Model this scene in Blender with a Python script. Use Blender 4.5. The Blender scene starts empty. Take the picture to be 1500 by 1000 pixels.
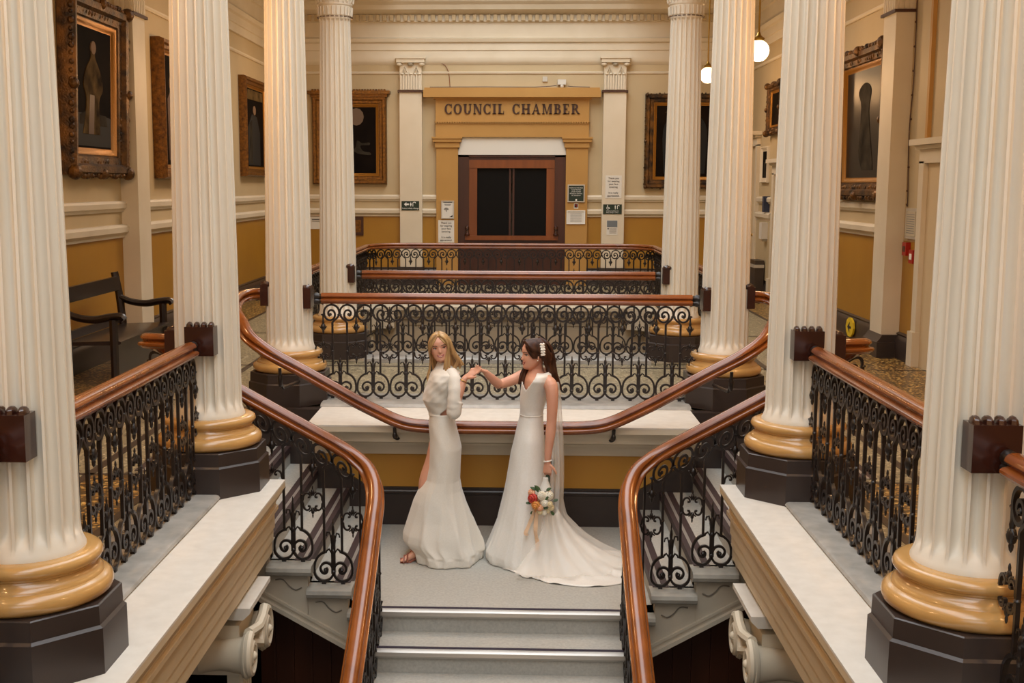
import bpy, math, random
from math import sin, cos, pi, sqrt, atan2, radians
from mathutils import Vector, Matrix
random.seed(7)
SC = bpy.context.scene
COL = SC.collection
V = Vector

# ---------------------------------------------------------------- helpers
def lin(h):
    h = h.lstrip('#')
    c = [int(h[i:i+2], 16)/255 for i in (0, 2, 4)]
    return tuple(x/12.92 if x <= .04045 else ((x+.055)/1.055)**2.4 for x in c)+(1,)

class MB:
    """collects vertices and faces, then links them as one mesh object"""
    def __init__(s):
        s.v = []; s.f = []
    def add(s, vs, fs):
        n = len(s.v); s.v.extend(tuple(v) for v in vs); s.f.extend(tuple(i+n for i in f) for f in fs)
        return s
    def box(s, x0, x1, y0, y1, z0, z1):
        return s.add([(x0,y0,z0),(x1,y0,z0),(x1,y1,z0),(x0,y1,z0),(x0,y0,z1),(x1,y0,z1),(x1,y1,z1),(x0,y1,z1)],
                     [(0,3,2,1),(4,5,6,7),(0,1,5,4),(1,2,6,5),(2,3,7,6),(3,0,4,7)])
    def rings(s, rs, cap=True, closed=True, loop=False):
        n = len(rs[0]); vs = [p for r in rs for p in r]; fs = []
        m = len(rs)
        for i in range(m if loop else m-1):
            a = i*n; b = ((i+1) % m)*n
            for j in range(n if closed else n-1):
                k = (j+1) % n
                fs.append((a+j, a+k, b+k, b+j))
        if cap and closed and not loop:
            fs.append(tuple(range(n-1, -1, -1))); fs.append(tuple((m-1)*n+i for i in range(n)))
        return s.add(vs, fs)
    def lathe(s, prof, c=(0,0,0), n=32, a0=0):
        rs = []
        for r, z in prof:
            rs.append([(c[0]+r*cos(a0+2*pi*i/n), c[1]+r*sin(a0+2*pi*i/n), c[2]+z) for i in range(n)])
        return s.rings(rs)
    def tube(s, pts, r, n=8, cap=True):
        pts = [V(p) for p in pts]; rs = []
        up = None
        for i, p in enumerate(pts):
            t = (pts[min(i+1, len(pts)-1)]-pts[max(i-1, 0)]).normalized()
            if up is None: up = t.orthogonal().normalized()
            up = (up-t*up.dot(t)).normalized(); w = t.cross(up)
            rr = r[i] if isinstance(r, (list, tuple)) else r
            if not isinstance(rr, (list, tuple)): rr = (rr, rr)
            rs.append([p+up*rr[0]*cos(2*pi*k/n)+w*rr[1]*sin(2*pi*k/n) for k in range(n)])
        return s.rings(rs, cap)
    def sweep(s, pts, prof, up=(0,0,1), cap=True):
        """profile (side, up) swept along a path, kept upright"""
        pts = [V(p) for p in pts]; up0 = V(up); rs = []
        for i, p in enumerate(pts):
            a = (p-pts[i-1]).normalized() if i else None
            b = (pts[i+1]-p).normalized() if i < len(pts)-1 else None
            t = (a+b).normalized() if a and b else (a or b)
            side = t.cross(up0).normalized(); u = side.cross(t).normalized()
            k = 1.0
            if a and b: k = 1/max(.5, (a+b).length/2)
            rs.append([p+side*q[0]*k+u*q[1] for q in prof])
        return s.rings(rs, cap)
    def ball(s, c, r, n=10, m=7, rot=None):
        r = (r, r, r) if not isinstance(r, (list, tuple)) else r
        c = V(c); vs = [c+V((0,0,-r[2]))]; fs = []
        L = []
        for i in range(1, m):
            a = -pi/2+pi*i/m
            L.append([V((r[0]*cos(a)*cos(2*pi*j/n), r[1]*cos(a)*sin(2*pi*j/n), r[2]*sin(a))) for j in range(n)])
        pts = [V((0,0,-r[2]))]+[p for l in L for p in l]+[V((0,0,r[2]))]
        if rot is not None: pts = [rot @ p for p in pts]
        pts = [c+p for p in pts]
        for j in range(n): fs.append((0, 1+(j+1) % n, 1+j))
        for i in range(m-2):
            for j in range(n):
                k = (j+1) % n; a = 1+i*n; b = a+n
                fs.append((a+j, a+k, b+k, b+j))
        e = len(pts)-1; a = 1+(m-2)*n
        for j in range(n): fs.append((a+j, a+(j+1) % n, e))
        return s.add(pts, fs)
    def prism(s, poly, axis, a, b):
        """polygon in the two other axes extruded along axis from a to b"""
        def P(q, t):
            return {'x': (t, q[0], q[1]), 'y': (q[0], t, q[1]), 'z': (q[0], q[1], t)}[axis]
        n = len(poly)
        vs = [P(q, a) for q in poly]+[P(q, b) for q in poly]
        fs = [tuple(range(n-1, -1, -1)), tuple(range(n, 2*n))]+[(i, (i+1) % n, n+(i+1) % n, n+i) for i in range(n)]
        return s.add(vs, fs)
    def mapped(s, fn):
        s.v = [tuple(fn(V(p))) for p in s.v]; return s
    def mesh(s, name, m, off=(0,0,0), smooth=35):
        me = bpy.data.meshes.new(name)
        me.from_pydata([(v[0]-off[0], v[1]-off[1], v[2]-off[2]) for v in s.v], [], s.f)
        me.validate()
        if m is not None: me.materials.append(m)
        import bmesh
        b = bmesh.new(); b.from_mesh(me); bmesh.ops.recalc_face_normals(b, faces=b.faces); b.to_mesh(me); b.free()
        if smooth:
            me.shade_smooth(); me.set_sharp_from_angle(angle=radians(smooth))
        return me
    def build(s, name, m, parent=None, smooth=35, at=None):
        off = (0,0,0)
        if parent is not None: off = wloc(parent)
        elif at is not None: off = at
        o = bpy.data.objects.new(name, s.mesh(name, m, off, smooth)); COL.objects.link(o)
        if parent is not None: o.parent = parent
        elif at is not None: o.location = at
        return o

def wloc(o):
    l = V(o.location)
    while o.parent is not None:
        o = o.parent; l += V(o.location)
    return l
def tag(o, label=None, cat=None, group=None, kind=None):
    if label: o['label'] = label
    if cat: o['category'] = cat
    if group: o['group'] = group
    if kind: o['kind'] = kind
    return o
def thing(name, loc, label, cat, group=None):
    o = bpy.data.objects.new(name, None); o.empty_display_size = .1; COL.objects.link(o); o.location = loc
    return tag(o, label, cat, group)
def struct(name, mb, m, label=None, smooth=35):
    o = mb.build(name, m, smooth=smooth); o['kind'] = 'structure'; o['category'] = name.split('_')[0]
    if label: o['label'] = label
    return o
def dup(root, loc, label, group=None, parent=None):
    r = root.copy(); COL.objects.link(r); r.location = loc
    if parent is not None: r.parent = parent
    if label: r['label'] = label
    if group: r['group'] = group
    for ch in list(root.children):
        c = ch.copy(); COL.objects.link(c); c.parent = r
        for g in list(ch.children):
            d = g.copy(); COL.objects.link(d); d.parent = c
    return r
def catmull(pts, k=6):
    P = [V(p) for p in pts]; P = [P[0]*2-P[1]]+P+[P[-1]*2-P[-2]]; out = []
    for i in range(1, len(P)-2):
        a, b, c, d = P[i-1:i+3]
        for j in range(k):
            t = j/k
            out.append(.5*((2*b)+(c-a)*t+(2*a-5*b+4*c-d)*t*t+(3*b-3*c+d-a)*t**3))
    out.append(P[-2]); return out

# ---------------------------------------------------------------- materials
MATS = {}
def mat(name, col, rough=.6, metal=0, spec=.5, noise=None, bump=None, coat=0, sheen=0, emit=None, alpha=None, sss=0):
    """noise=(scale, colour2, detail, stretch xyz, contrast)  bump=(scale, strength, stretch)"""
    m = bpy.data.materials.new(name); m.use_nodes = True; nt = m.node_tree; N = nt.nodes; L = nt.links
    b = N['Principled BSDF']
    c = lin(col) if isinstance(col, str) else col
    b.inputs['Base Color'].default_value = c; b.inputs['Roughness'].default_value = rough
    b.inputs['Metallic'].default_value = metal; b.inputs['Specular IOR Level'].default_value = spec
    b.inputs['Coat Weight'].default_value = coat; b.inputs['Coat Roughness'].default_value = .15
    b.inputs['Sheen Weight'].default_value = sheen
    if sss:
        b.inputs['Subsurface Weight'].default_value = sss; b.inputs['Subsurface Scale'].default_value = .01
    if emit: b.inputs['Emission Color'].default_value = lin(emit[0]); b.inputs['Emission Strength'].default_value = emit[1]
    if alpha is not None: b.inputs['Alpha'].default_value = alpha
    def coords(st):
        tc = N.new('ShaderNodeTexCoord'); mp = N.new('ShaderNodeMapping'); mp.inputs['Scale'].default_value = st
        L.new(tc.outputs['Object'], mp.inputs['Vector']); return mp.outputs['Vector']
    if noise:
        sc, c2, det, st, con = (list(noise)+[4, (1,1,1), .3][len(noise)-2:])[:5] if len(noise) < 5 else noise
        t = N.new('ShaderNodeTexNoise'); t.inputs['Scale'].default_value = sc; t.inputs['Detail'].default_value = det
        L.new(coords(st), t.inputs['Vector'])
        r = N.new('ShaderNodeValToRGB'); r.color_ramp.elements[0].position = .5-con; r.color_ramp.elements[1].position = .5+con
        r.color_ramp.elements[0].color = c; r.color_ramp.elements[1].color = lin(c2)
        L.new(t.outputs['Fac'], r.inputs['Fac']); L.new(r.outputs['Color'], b.inputs['Base Color'])
    if bump:
        sc, stg, st = bump
        t = N.new('ShaderNodeTexNoise'); t.inputs['Scale'].default_value = sc; t.inputs['Detail'].default_value = 3
        L.new(coords(st), t.inputs['Vector'])
        bp = N.new('ShaderNodeBump'); bp.inputs['Strength'].default_value = stg; bp.inputs['Distance'].default_value = .01
        L.new(t.outputs['Fac'], bp.inputs['Height']); L.new(bp.outputs['Normal'], b.inputs['Normal'])
    MATS[name] = m; return m

def speckle(name, base, cols, scale, rough=.35):
    """terrazzo / mosaic: voronoi chips"""
    m = mat(name, base, rough); nt = m.node_tree; N = nt.nodes; L = nt.links; b = N['Principled BSDF']
    tc = N.new('ShaderNodeTexCoord'); v = N.new('ShaderNodeTexVoronoi'); v.inputs['Scale'].default_value = scale
    L.new(tc.outputs['Object'], v.inputs['Vector'])
    sep = N.new('ShaderNodeSeparateColor'); L.new(v.outputs['Color'], sep.inputs[0])
    r = N.new('ShaderNodeValToRGB'); r.color_ramp.interpolation = 'CONSTANT'
    e = r.color_ramp.elements
    e[0].position = 0; e[0].color = lin(cols[0]); e[1].position = 1/len(cols); e[1].color = lin(cols[1])
    for i in range(2, len(cols)):
        q = e.new(i/len(cols)); q.color = lin(cols[i])
    L.new(sep.outputs[0], r.inputs['Fac'])
    lt = N.new('ShaderNodeMath'); lt.operation = 'GREATER_THAN'; lt.inputs[1].default_value = .5
    L.new(v.outputs['Distance'], lt.inputs[0])
    mx = N.new('ShaderNodeMix'); mx.data_type = 'RGBA'
    L.new(lt.outputs[0], mx.inputs['Factor']); L.new(r.outputs['Color'], mx.inputs['A']); mx.inputs['B'].default_value = lin(base)
    L.new(mx.outputs['Result'], b.inputs['Base Color'])
    return m

M_CREAM = mat('cream_wall_paint', '#bfac89', .6, noise=(1.2, '#b29e79', 3, (1,1,1), .3))
M_TRIM = mat('ivory_moulding_paint', '#d8cdb8', .5, noise=(2, '#ccbfa6', 3, (1,1,1), .3))
M_COLUMN = mat('ivory_column_paint', '#e2dbcd', .42, noise=(3, '#d8cebb', 3, (1,1,.3), .3))
M_WHITE = mat('white_ledge_paint', '#dcd6cb', .6, noise=(14, '#d0c9bd', 5, (1,1,1), .25))
M_OCHRE = mat('ochre_dado_paint', '#a87a24', .45, noise=(1.5, '#9b6d1d', 3, (1,1,1), .3))
M_OCHRE2 = mat('ochre_surround_paint', '#b58a48', .6, noise=(2, '#ac8040', 3, (1,1,1), .3))
M_YELLOW = mat('glossy_yellow_stone_paint', '#c59a5e', .22, noise=(5, '#b88a4e', 4, (1,1,.5), .3), coat=.4)
M_BROWN = mat('dark_brown_gloss_paint', '#3a2f2a', .35, noise=(3, '#302723', 3, (1,1,1), .3))
M_MARBLE = mat('grey_marble', '#b0ada6', .3, noise=(9, '#8b8983', 6, (1,1,1), .22))
M_RAIL = mat('varnished_mahogany', '#94511e', .22, noise=(5, '#663210', 6, (1,1,1), .3), coat=.35)
M_RAILD = mat('dark_mahogany', '#3c1c12', .25, noise=(6, '#2a120c', 5, (1,1,1), .3), coat=.5)
M_IRON = mat('painted_wrought_iron', '#231a16', .36, noise=(20, '#191310', 3, (1,1,1), .3), spec=.5)
M_TERR = speckle('terrazzo', '#8f8467', ['#b5a98a', '#8d8266', '#c8bda0', '#6d634e', '#a59a7c', '#3f382c'], 45)
M_MOSA = speckle('mosaic_border', '#5a4526', ['#c79a50', '#a67c3c', '#dcb56a', '#6a4a22', '#b58a45', '#33271a'], 38)
M_CARPET = mat('grey_carpet', '#b6b3aa', .95, noise=(60, '#a3a098', 6, (1,1,1), .25), bump=(300, .3, (1,1,1)), spec=.1)
M_STEEL = mat('steel_nosing', '#b8b4ae', .35, metal=.6)
M_NOSE = mat('dark_nosing_strip', '#3a2a2a', .6)
M_PLUM = mat('plum_nosing_strip', '#2c2030', .6)
M_WOODD = mat('dark_stained_oak', '#4a2412', .4, noise=(6, '#34180c', 5, (1,1,.1), .3))
M_WOODM = mat('orange_stained_oak', '#8a4a18', .4, noise=(8, '#6a3510', 5, (1,1,.1), .3))
M_BENCH = mat('black_brown_bench_wood', '#24150f', .35, noise=(6, '#170d09', 5, (1,1,1), .3), coat=.3)
M_GOLD = mat('aged_gilt', '#8f5f1e', .42, metal=.5, noise=(25, '#472a0c', 5, (1,1,1), .25), bump=(60, .6, (1,1,1)))
M_GOLDD = mat('dark_carved_gilt', '#1f130a', .42, metal=.45, noise=(7, '#6e4a1c', 6, (1,1,1), .16), bump=(50, .9, (1,1,1)))
M_GOLDL = mat('bright_gilt_slip', '#94641f', .4, metal=.5, bump=(60, .3, (1,1,1)))
M_BLACK = mat('black_door_glass', '#0b0908', .5, spec=.15)
M_PAPER = mat('white_paper', '#d9d5cb', .8)
M_PAPERG = mat('grey_print', '#6c7276', .8)
M_INK = mat('black_ink', '#26221f', .8)
M_GREEN = mat('dark_green_sign', '#12291c', .4)
M_LINE = mat('white_sign_ink', '#e5e5df', .6)
M_LETTER = mat('dark_brown_lettering', '#3a1c0c', .5)
M_RED = mat('red_plastic', '#a01a12', .35)
M_YSIGN = mat('yellow_sign', '#e0c020', .5)
M_GLOBE = mat('warm_globe_glass', '#fff4e0', .3, emit=('#ffe2b4', 7))
M_CAST = mat('old_white_plastic', '#cfcabf', .5)
M_CEIL = mat('pale_grey_ceiling', '#b5b0a5', .8)
M_SILVER = mat('brushed_frame_metal', '#c2bdb2', .35, metal=.4)
M_BRASS = mat('brass', '#b08a40', .3, metal=.9)
M_DKFLOOR = speckle('lower_terrazzo', '#3a332a', ['#4a4236', '#332c24', '#5a5040', '#2a241d'], 40, .6)
M_LAV = mat('lavender_grey_shadow_line', '#8a8075', .7)
M_GROOVE = mat('grey_groove_paint', '#6c6356', .7)
# ================================================================ THE SETTING
WX = 4.25; WB = 22.0; CX = 1.81; CY = [4.33, 7.0, 9.9, 12.57]
LZ = -.88                 # landing level

# ---- floors
fl = MB()
for s in (-1, 1):
    a, b = sorted((s*1.972, s*WX)); fl.box(a, b, -4, 7.14, -.4, 0)
    a, b = sorted((s*2.29, s*WX)); fl.box(a, b, 7.14, 9.5, -.4, 0)
    a, b = sorted((s*2.05, s*WX)); fl.box(a, b, 12.3, 18.4, -.4, 0)
fl.box(-1.972, 1.972, -4, 1.6, -.4, 0)
fl.box(-WX, WX, 9.5, 12.3, -.4, 0); fl.box(-WX, WX, 18.4, WB, -.4, 0)
struct('floor', fl, M_TERR, 'speckled terrazzo upper floor around the open stairwell')
bd = MB()   # dark inlay lines and mosaic borders laid in the floor
for s in (-1, 1):
    for x0, x1 in ((2.12, 2.17), (2.62, 2.68), (3.55, 3.6)):
        a, b = sorted((s*x0, s*x1)); bd.box(a, b, -4, 22, -.01, .003)
for y in (9.95, 11.95, 20.2): bd.box(-WX, WX, y, y+.04, -.01, .003)
for y in (7.3, 14.6):
    for s in (-1, 1):
        a, b = sorted((s*2.3, s*WX)); bd.box(a, b, y, y+.04, -.01, .003)
struct('floor_inlay', bd, mat('dark_floor_inlay', '#3b2f27', .4), 'dark brown lines inlaid in the terrazzo floor')
mo = MB()
for s in (-1, 1):
    a, b = sorted((s*2.17, s*2.62)); mo.box(a, b, -4, 7.3, -.01, .002)
    a, b = sorted((s*3.6, s*4.2)); mo.box(a, b, -4, 22, -.01, .002)
struct('floor_mosaic', mo, M_MOSA, 'brown and gold mosaic border bands of the gallery floor')
ti = MB()
for s in (-1, 1):
    a, b = sorted((s*2.68, s*3.55)); ti.box(a, b, -4, 7.25, -.01, .002)
struct('floor_panel', ti, mat('terracotta_floor_field', '#a57a4e', .4, noise=(30, '#8e6640', 4, (1,1,1), .3)), 'plain tan field of the gallery floor beside the balustrades')
lo = MB().box(-6, 6, -4, 24, -3.7, -3.5)
struct('floor_lower', lo, M_DKFLOOR, 'dark speckled floor of the storey below')

# ---- walls with dado, skirting, picture rail
SEG = {-1: [(-4, WB)], 1: [(-4, 10.9), (13.1, 17.85), (19.4, 20.55)]}
SEGB = {-1: [(-4, WB)], 1: [(-4, 10.9), (12.35, 17.9), (19.35, 20.6)]}
def wall_side(s, name):
    def X(x): return s*x
    w = MB()
    a, b = sorted((X(WX), X(WX+.25))); w.box(a, b, -4, WB+.2, 1.27, 7.2); w.box(a, b, -4, WB+.2, -3.6, -.4)
    struct('wall_'+name, w, M_CREAM, 'cream upper wall of the %s gallery' % name)
    d = MB().box(a, b, -4, WB, -.4, 1.27); struct('wall_%s_dado' % name, d, M_OCHRE, 'ochre lower wall of the %s gallery' % name)
    # chair rails (profiles in x,z)
    t = MB()
    for prof in ([(WX+.01,1.55),(WX-.02,1.55),(WX-.03,1.575),(WX-.055,1.59),(WX-.06,1.64),(WX-.04,1.665),(WX+.01,1.67)],
                 [(WX+.01,1.27),(WX-.025,1.27),(WX-.03,1.295),(WX-.05,1.31),(WX-.075,1.33),(WX-.08,1.385),(WX-.05,1.41),(WX+.01,1.415)]):
        for y0, y1 in SEG[s]: t.prism([(X(p[0]), p[1]) for p in prof], 'y', y0, y1)
    struct('trim_%s_1' % name, t, M_TRIM, 'pair of ivory chair rails on the %s wall' % name)
    k = MB()
    for y0, y1 in SEGB[s]: k.prism([(X(p[0]), p[1]) for p in [(WX+.01,0),(WX-.05,0),(WX-.05,.2),(WX-.03,.235),(WX-.02,.25),(WX-.03,.27),(WX+.01,.29)]], 'y', y0, y1)
    struct('baseboard_'+name, k, M_BROWN, 'dark brown moulded skirting of the %s wall' % name)
    # entablature high on the wall
    e = MB().prism([(X(WX+.02-q[0]), q[1]) for q in ENT], 'y', -4, WB)
    struct('trim_%s_2' % name, e, M_TRIM, 'stepped ivory cornice running along the top of the %s wall' % name)
    p = MB().prism([(X(WX-q[0]), q[1]) for q in ((0,3.86),(.02,3.86),(.035,3.88),(.035,3.9),(0,3.91))], 'y', -4, WB)
    struct('trim_%s_3' % name, p, M_TRIM, 'thin picture rail on the %s wall' % name)
ENT = [(0,4.15),(.06,4.15),(.06,4.27),(.08,4.28),(.08,4.4),(.12,4.42),(.14,4.48),(.06,4.5),(.06,4.77),(.1,4.78),(.1,4.9),(.16,4.91),(.3,4.97),(.32,5.05),(.38,5.1),(.38,5.16),(0,5.3)]
wall_side(-1, 'left'); wall_side(1, 'right')
w = MB()
w.box(-WX-.2, -1.0, WB, WB+.25, 1.27, 7.2); w.box(1.0, WX+.2, WB, WB+.25, 1.27, 7.2); w.box(-1.0, 1.0, WB, WB+.25, 2.45, 7.2)
w.box(-WX-.2, WX+.2, WB+.6, WB+.8, -3.6, 7.2)
struct('wall_back', w, M_CREAM, 'cream upper wall at the far end around the council chamber doorway')
w = MB().box(-WX, -1.0, WB, WB+.25, -.4, 1.27).box(1.0, WX, WB, WB+.25, -.4, 1.27)
struct('wall_back_dado', w, M_OCHRE, 'ochre lower wall at the far end')
w = MB().box(-WX-.2, WX+.2, -4.2, -4, -3.6, 1.2).box(-WX-.2, WX+.2, -4.2, -4, 5.0, 7.2).box(-WX-.2, -2.6, -4.2, -4, 1.2, 5.0).box(2.6, WX+.2, -4.2, -4, 1.2, 5.0); struct('wall_front', w, M_CREAM, 'cream wall behind the viewer')
t = MB()
for x0, x1 in ((-WX, -2.06), (-1.65, -1.385), (1.393, 1.655), (2.065, WX)):
    for prof in ([(.01,1.55),(-.02,1.55),(-.03,1.575),(-.055,1.59),(-.06,1.64),(-.04,1.665),(.01,1.67)],
                 [(.01,1.27),(-.025,1.27),(-.03,1.295),(-.05,1.31),(-.075,1.33),(-.08,1.385),(-.05,1.41),(.01,1.415)]):
        t.prism([(WB+p[0], p[1]) for p in prof], 'x', x0, x1)
struct('trim_back_1', t, M_TRIM, 'pair of ivory chair rails on the far wall')
k = MB()
for x0, x1 in ((-WX, -1.385), (1.393, WX)):
    k.prism([(WB+p[0], p[1]) for p in [(.01,0),(-.05,0),(-.05,.24),(-.03,.27),(-.02,.29),(-.03,.31),(.01,.33)]], 'x', x0, x1)
struct('baseboard_back', k, M_BROWN, 'dark brown skirting of the far wall')
e = MB().prism([(WB-q[0]+.02, q[1]) for q in ENT], 'x', -WX, WX)
struct('trim_back_2', e, M_TRIM, 'stepped ivory entablature along the top of the far wall')
dn = MB()
n = int(2*WX/.125)
for i in range(n):
    x = -WX+.06+i*.125
    dn.box(x-.033, x+.033, WB-.145, WB-.07, 4.79, 4.895)
struct('trim_back_3', dn, M_CREAM, 'row of dentil blocks under the far cornice')
p = MB()
for x0, x1 in ((-WX, -2.06), (-1.65, 1.655), (2.065, WX)):
    p.prism([(WB-q[0], q[1]) for q in ((0,3.86),(.02,3.86),(.03,3.88),(.03,3.895),(0,3.905))], 'x', x0, x1)
    p.prism([(WB-q[0], q[1]) for q in ((0,4.02),(.03,4.05),(.05,4.1),(.05,4.16),(0,4.16))], 'x', x0, x1)
struct('trim_back_4', p, M_TRIM, 'thin picture rail on the far wall')

# ---- ceiling with open light wells
c = MB()
for s in (-1, 1):
    a, b = sorted((s*2.0, s*(WX+.1))); c.box(a, b, -4, WB, 5.3, 5.5)
c.box(-2, 2, 12.4, 13.6, 5.3, 5.5); c.box(-2, 2, 21.3, WB, 5.3, 5.5)
for y0, y1 in ((-3.8, 12.4), (13.6, 21.3)):
    for s in (-1, 1):
        a, b = sorted((s*2.0, s*2.1)); c.box(a, b, y0, y1, 5.5, 7.2)
    c.box(-2.1, 2.1, y0-.1, y0, 5.5, 7.2); c.box(-2.1, 2.1, y1, y1+.1, 5.5, 7.2)
struct('ceiling', c, M_CEIL, 'pale ceiling with two rectangular light wells')
g = MB()
for y0, y1 in ((-3.8, 12.4), (13.6, 21.3)):
    k = int((y1-y0)/.9)
    for i in range(k+1):
        y = y0+(y1-y0)*i/k; g.box(-2, 2, y-.025, y+.025, 7.0, 7.08)
    for x in (-1, 0, 1): g.box(x-.02, x+.02, y0, y1, 7.0, 7.08)
struct('window_1', g, M_CAST, 'glazing bars of the skylights over the stairwells')

g = MB()
for x in (-2.6, -1.3, 0, 1.3, 2.55): g.box(x, x+.05, -4.12, -4.06, 1.2, 5.0)
for q in (1.2, 2.15, 3.1, 4.05, 4.95): g.box(-2.6, 2.6, -4.12, -4.06, q, q+.05)
struct('window_2', g, M_CAST, 'glazing bars of an added tall window behind the viewer')  # unseen window added to let front light into the hall
# ---- beams over the columns
for s, nm in ((-1, 'left'), (1, 'right')):
    b_ = MB().prism([(s*CX+q[0], q[1]) for q in ((-.24,4.12),(.24,4.12),(.24,4.5),(.3,4.55),(.3,5.0),(.42,5.15),(.42,5.3),(-.42,5.3),(-.42,5.15),(-.3,5.0),(-.3,4.55),(-.24,4.5))], 'y', -4, 12.8)
    struct('trim_%s_4' % nm, b_, M_TRIM, 'entablature beam resting on the %s row of columns' % nm)
b_ = MB().box(-1.5, 1.5, 12.33, 12.81, 4.12, 5.3)
struct('trim_back_5', b_, M_TRIM, 'entablature beam crossing between the two farthest columns')

# ---- ledges, kerbs and fascias around the first well
LG = .022
FAS = [(0,LG),(0,-.025),(.015,-.03),(.02,-.06),(.045,-.1),(.06,-.12),(.06,-.135),(.045,-.14),(.045,-.165),(.065,-.18),(.07,-.2),(.07,-.285),(.08,-.295),(.08,-.365),(.09,-.375),(.09,-.45)]
for s, nm in ((-1, 'left'), (1, 'right')):
    prof = [(s*(1.35+q[0]), q[1]) for q in FAS]+[(s*1.98, -.45), (s*1.98, LG)]
    top = MB().prism([(s*1.35, LG), (s*1.35, LG-.012), (s*1.98, LG-.012), (s*1.98, LG)], 'y', 1.6, 7.16)
    struct('trim_%s_5' % nm, top, M_WHITE, 'flat white ledge between the %s columns and the stairwell' % nm)
    fb = [(s*(1.35+q[0]+.001), min(q[1], LG-.013)) for q in FAS]+[(s*1.97, -.45), (s*1.97, LG-.013)]
    fa = MB().prism(fb, 'y', 1.6, 7.158)
    struct('trim_%s_6' % nm, fa, mat('tan_fascia_paint_'+nm, '#d2bf9e', .5, noise=(2, '#c6b18d', 3, (1,1,1), .3)), 'moulded cream fascia under the %s ledge' % nm)
    # marble kerb slabs between pedestals with rounded nosing
    kb = MB()
    kp = [(s*1.99, 0.0), (s*1.99, .05), (s*1.66, .05), (s*1.645, .045), (s*1.637, .032), (s*1.645, .022), (s*1.66, .02)]
    for y0, y1 in ((1.6, 3.99), (4.67, 6.68)):
        kb.prism(kp, 'y', y0, y1)
    struct('trim_%s_7' % nm, kb, M_MARBLE, 'grey marble kerb under the %s balustrade' % nm)
    # lower wall behind fascia and beam soffit
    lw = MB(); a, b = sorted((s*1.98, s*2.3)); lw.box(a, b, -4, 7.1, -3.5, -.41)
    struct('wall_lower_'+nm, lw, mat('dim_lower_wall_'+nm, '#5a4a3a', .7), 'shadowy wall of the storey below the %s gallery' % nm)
# end of the first well
E0 = [(8.85+q[0], q[1]) for q in [(0,LG-.013),(0,-.03),(.02,-.035),(.05,-.05),(.1,-.08),(.12,-.11),(.12,-.13),(.22,-.14),(.26,-.17),(.26,-.185),(.36,-.19),(.38,-.2),(.38,-.285),(.44,-.3)]]
struct('trim_back_6', MB().prism(E0+[(9.6,-.3),(9.6,LG-.013)], 'x', -1.52, 1.52), M_TRIM, 'ivory moulding under the white ledge at the head of the landing')
struct('trim_back_7', MB().prism([(8.85,LG-.012),(8.85,LG),(9.9,LG),(9.9,LG-.012)], 'x', -1.52, 1.52), M_WHITE, 'white ledge above the landing')
kp = [(10.1,0),(10.1,.05),(9.64,.05),(9.61,.045),(9.59,.025),(9.6,-.0),(9.63,-.02),(9.7,-.02)]
struct('trim_back_8', MB().prism(kp, 'x', -1.53, 1.53), M_MARBLE, 'grey marble kerb under the nearest cross balustrade')
w = MB().box(-1.52, 1.52, 9.29, 9.6, -.6, -.29); struct('wall_landing', w, mat('landing_ochre_lit', '#c48f32', .5, noise=(1.5, '#b8832b', 3, (1,1,1), .3)), 'ochre wall behind the landing')  # dado ochre made brighter here, front light put into the colour
w = MB()
w.prism([(9.29,-.6),(9.29,-.9),(9.6,-.9),(9.6,-.6)], 'x', -1.0, 1.0)
w.prism([(9.27,-.88),(9.27,-.625),(9.26,-.62),(9.255,-.6),(9.26,-.59),(9.28,-.585),(9.28,-.57),(9.3,-.565),(9.3,-.88)], 'x', -.99, .99)
struct('baseboard_landing', w, M_BROWN, 'dark brown dado base behind the landing')
# stair side walls: dark dado that climbs with the steps, ochre above
for s, nm in ((-1, 'left'), (1, 'right')):
    sl = .147/.26
    q = MB().prism([(s*.99,-1.2),(s*.99,-.6),(s*1.1,-.56),(s*1.4,-.38),(s*1.52,-.3),(s*1.52,-1.2)], 'y', 9.27, 9.5)
    q.prism([(s*.99,-.6),(s*1.1,-.56),(s*1.4,-.38),(s*1.52,-.3),(s*1.52,-.34),(s*1.4,-.42),(s*1.1,-.6),(s*.99,-.64)], 'y', 9.255, 9.28)
    q.prism([(s*1.52,-1.2),(s*1.52,.02),(s*2.29,.02),(s*2.29,-1.2)], 'y', 9.49, 9.6)
    struct('baseboard_stair_'+nm, q, M_BROWN, 'dark brown dado rising beside the %s flight of steps' % nm)
    # floor end below gallery edge at top of flight
# ---- cross floor edge kerb at its far side, second well
kp2 = [(12.2,0),(12.2,.04),(12.22,.05),(12.75,.05),(12.77,.03),(12.75,0)]
struct('trim_back_9', MB().prism(kp2, 'x', -1.5, 1.5), M_MARBLE, 'grey marble kerb under the second cross balustrade')
E2 = [(17.7+q[0]*.8, q[1]) for q in [(0,LG),(0,-.03),(.02,-.035),(.05,-.05),(.1,-.08),(.12,-.11),(.12,-.13),(.22,-.14),(.26,-.17),(.26,-.185),(.36,-.19),(.38,-.2),(.38,-.285),(.44,-.3)]]
struct('trim_back_10', MB().prism(E2+[(18.4,-.3),(18.4,LG)], 'x', -1.75, 1.75), M_TRIM, 'ivory ledge and moulding at the far end of the second stairwell')
struct('trim_back_11', MB().prism([(18.75,0),(18.75,.05),(18.3,.05),(18.27,.03),(18.3,0)], 'x', -1.9, 1.9), M_MARBLE, 'grey marble kerb under the farthest balustrade')
w = MB().box(-2.05, 2.05, 18.05, 18.4, -3.5, -.3)
for s in (-1, 1):
    a, b = sorted((s*2.05, s*2.3)); w.box(a, b, 12.3, 18.4, -3.5, -.4)
struct('wall_second_well', w, M_TRIM, 'cream wall inside the second stairwell')
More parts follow.
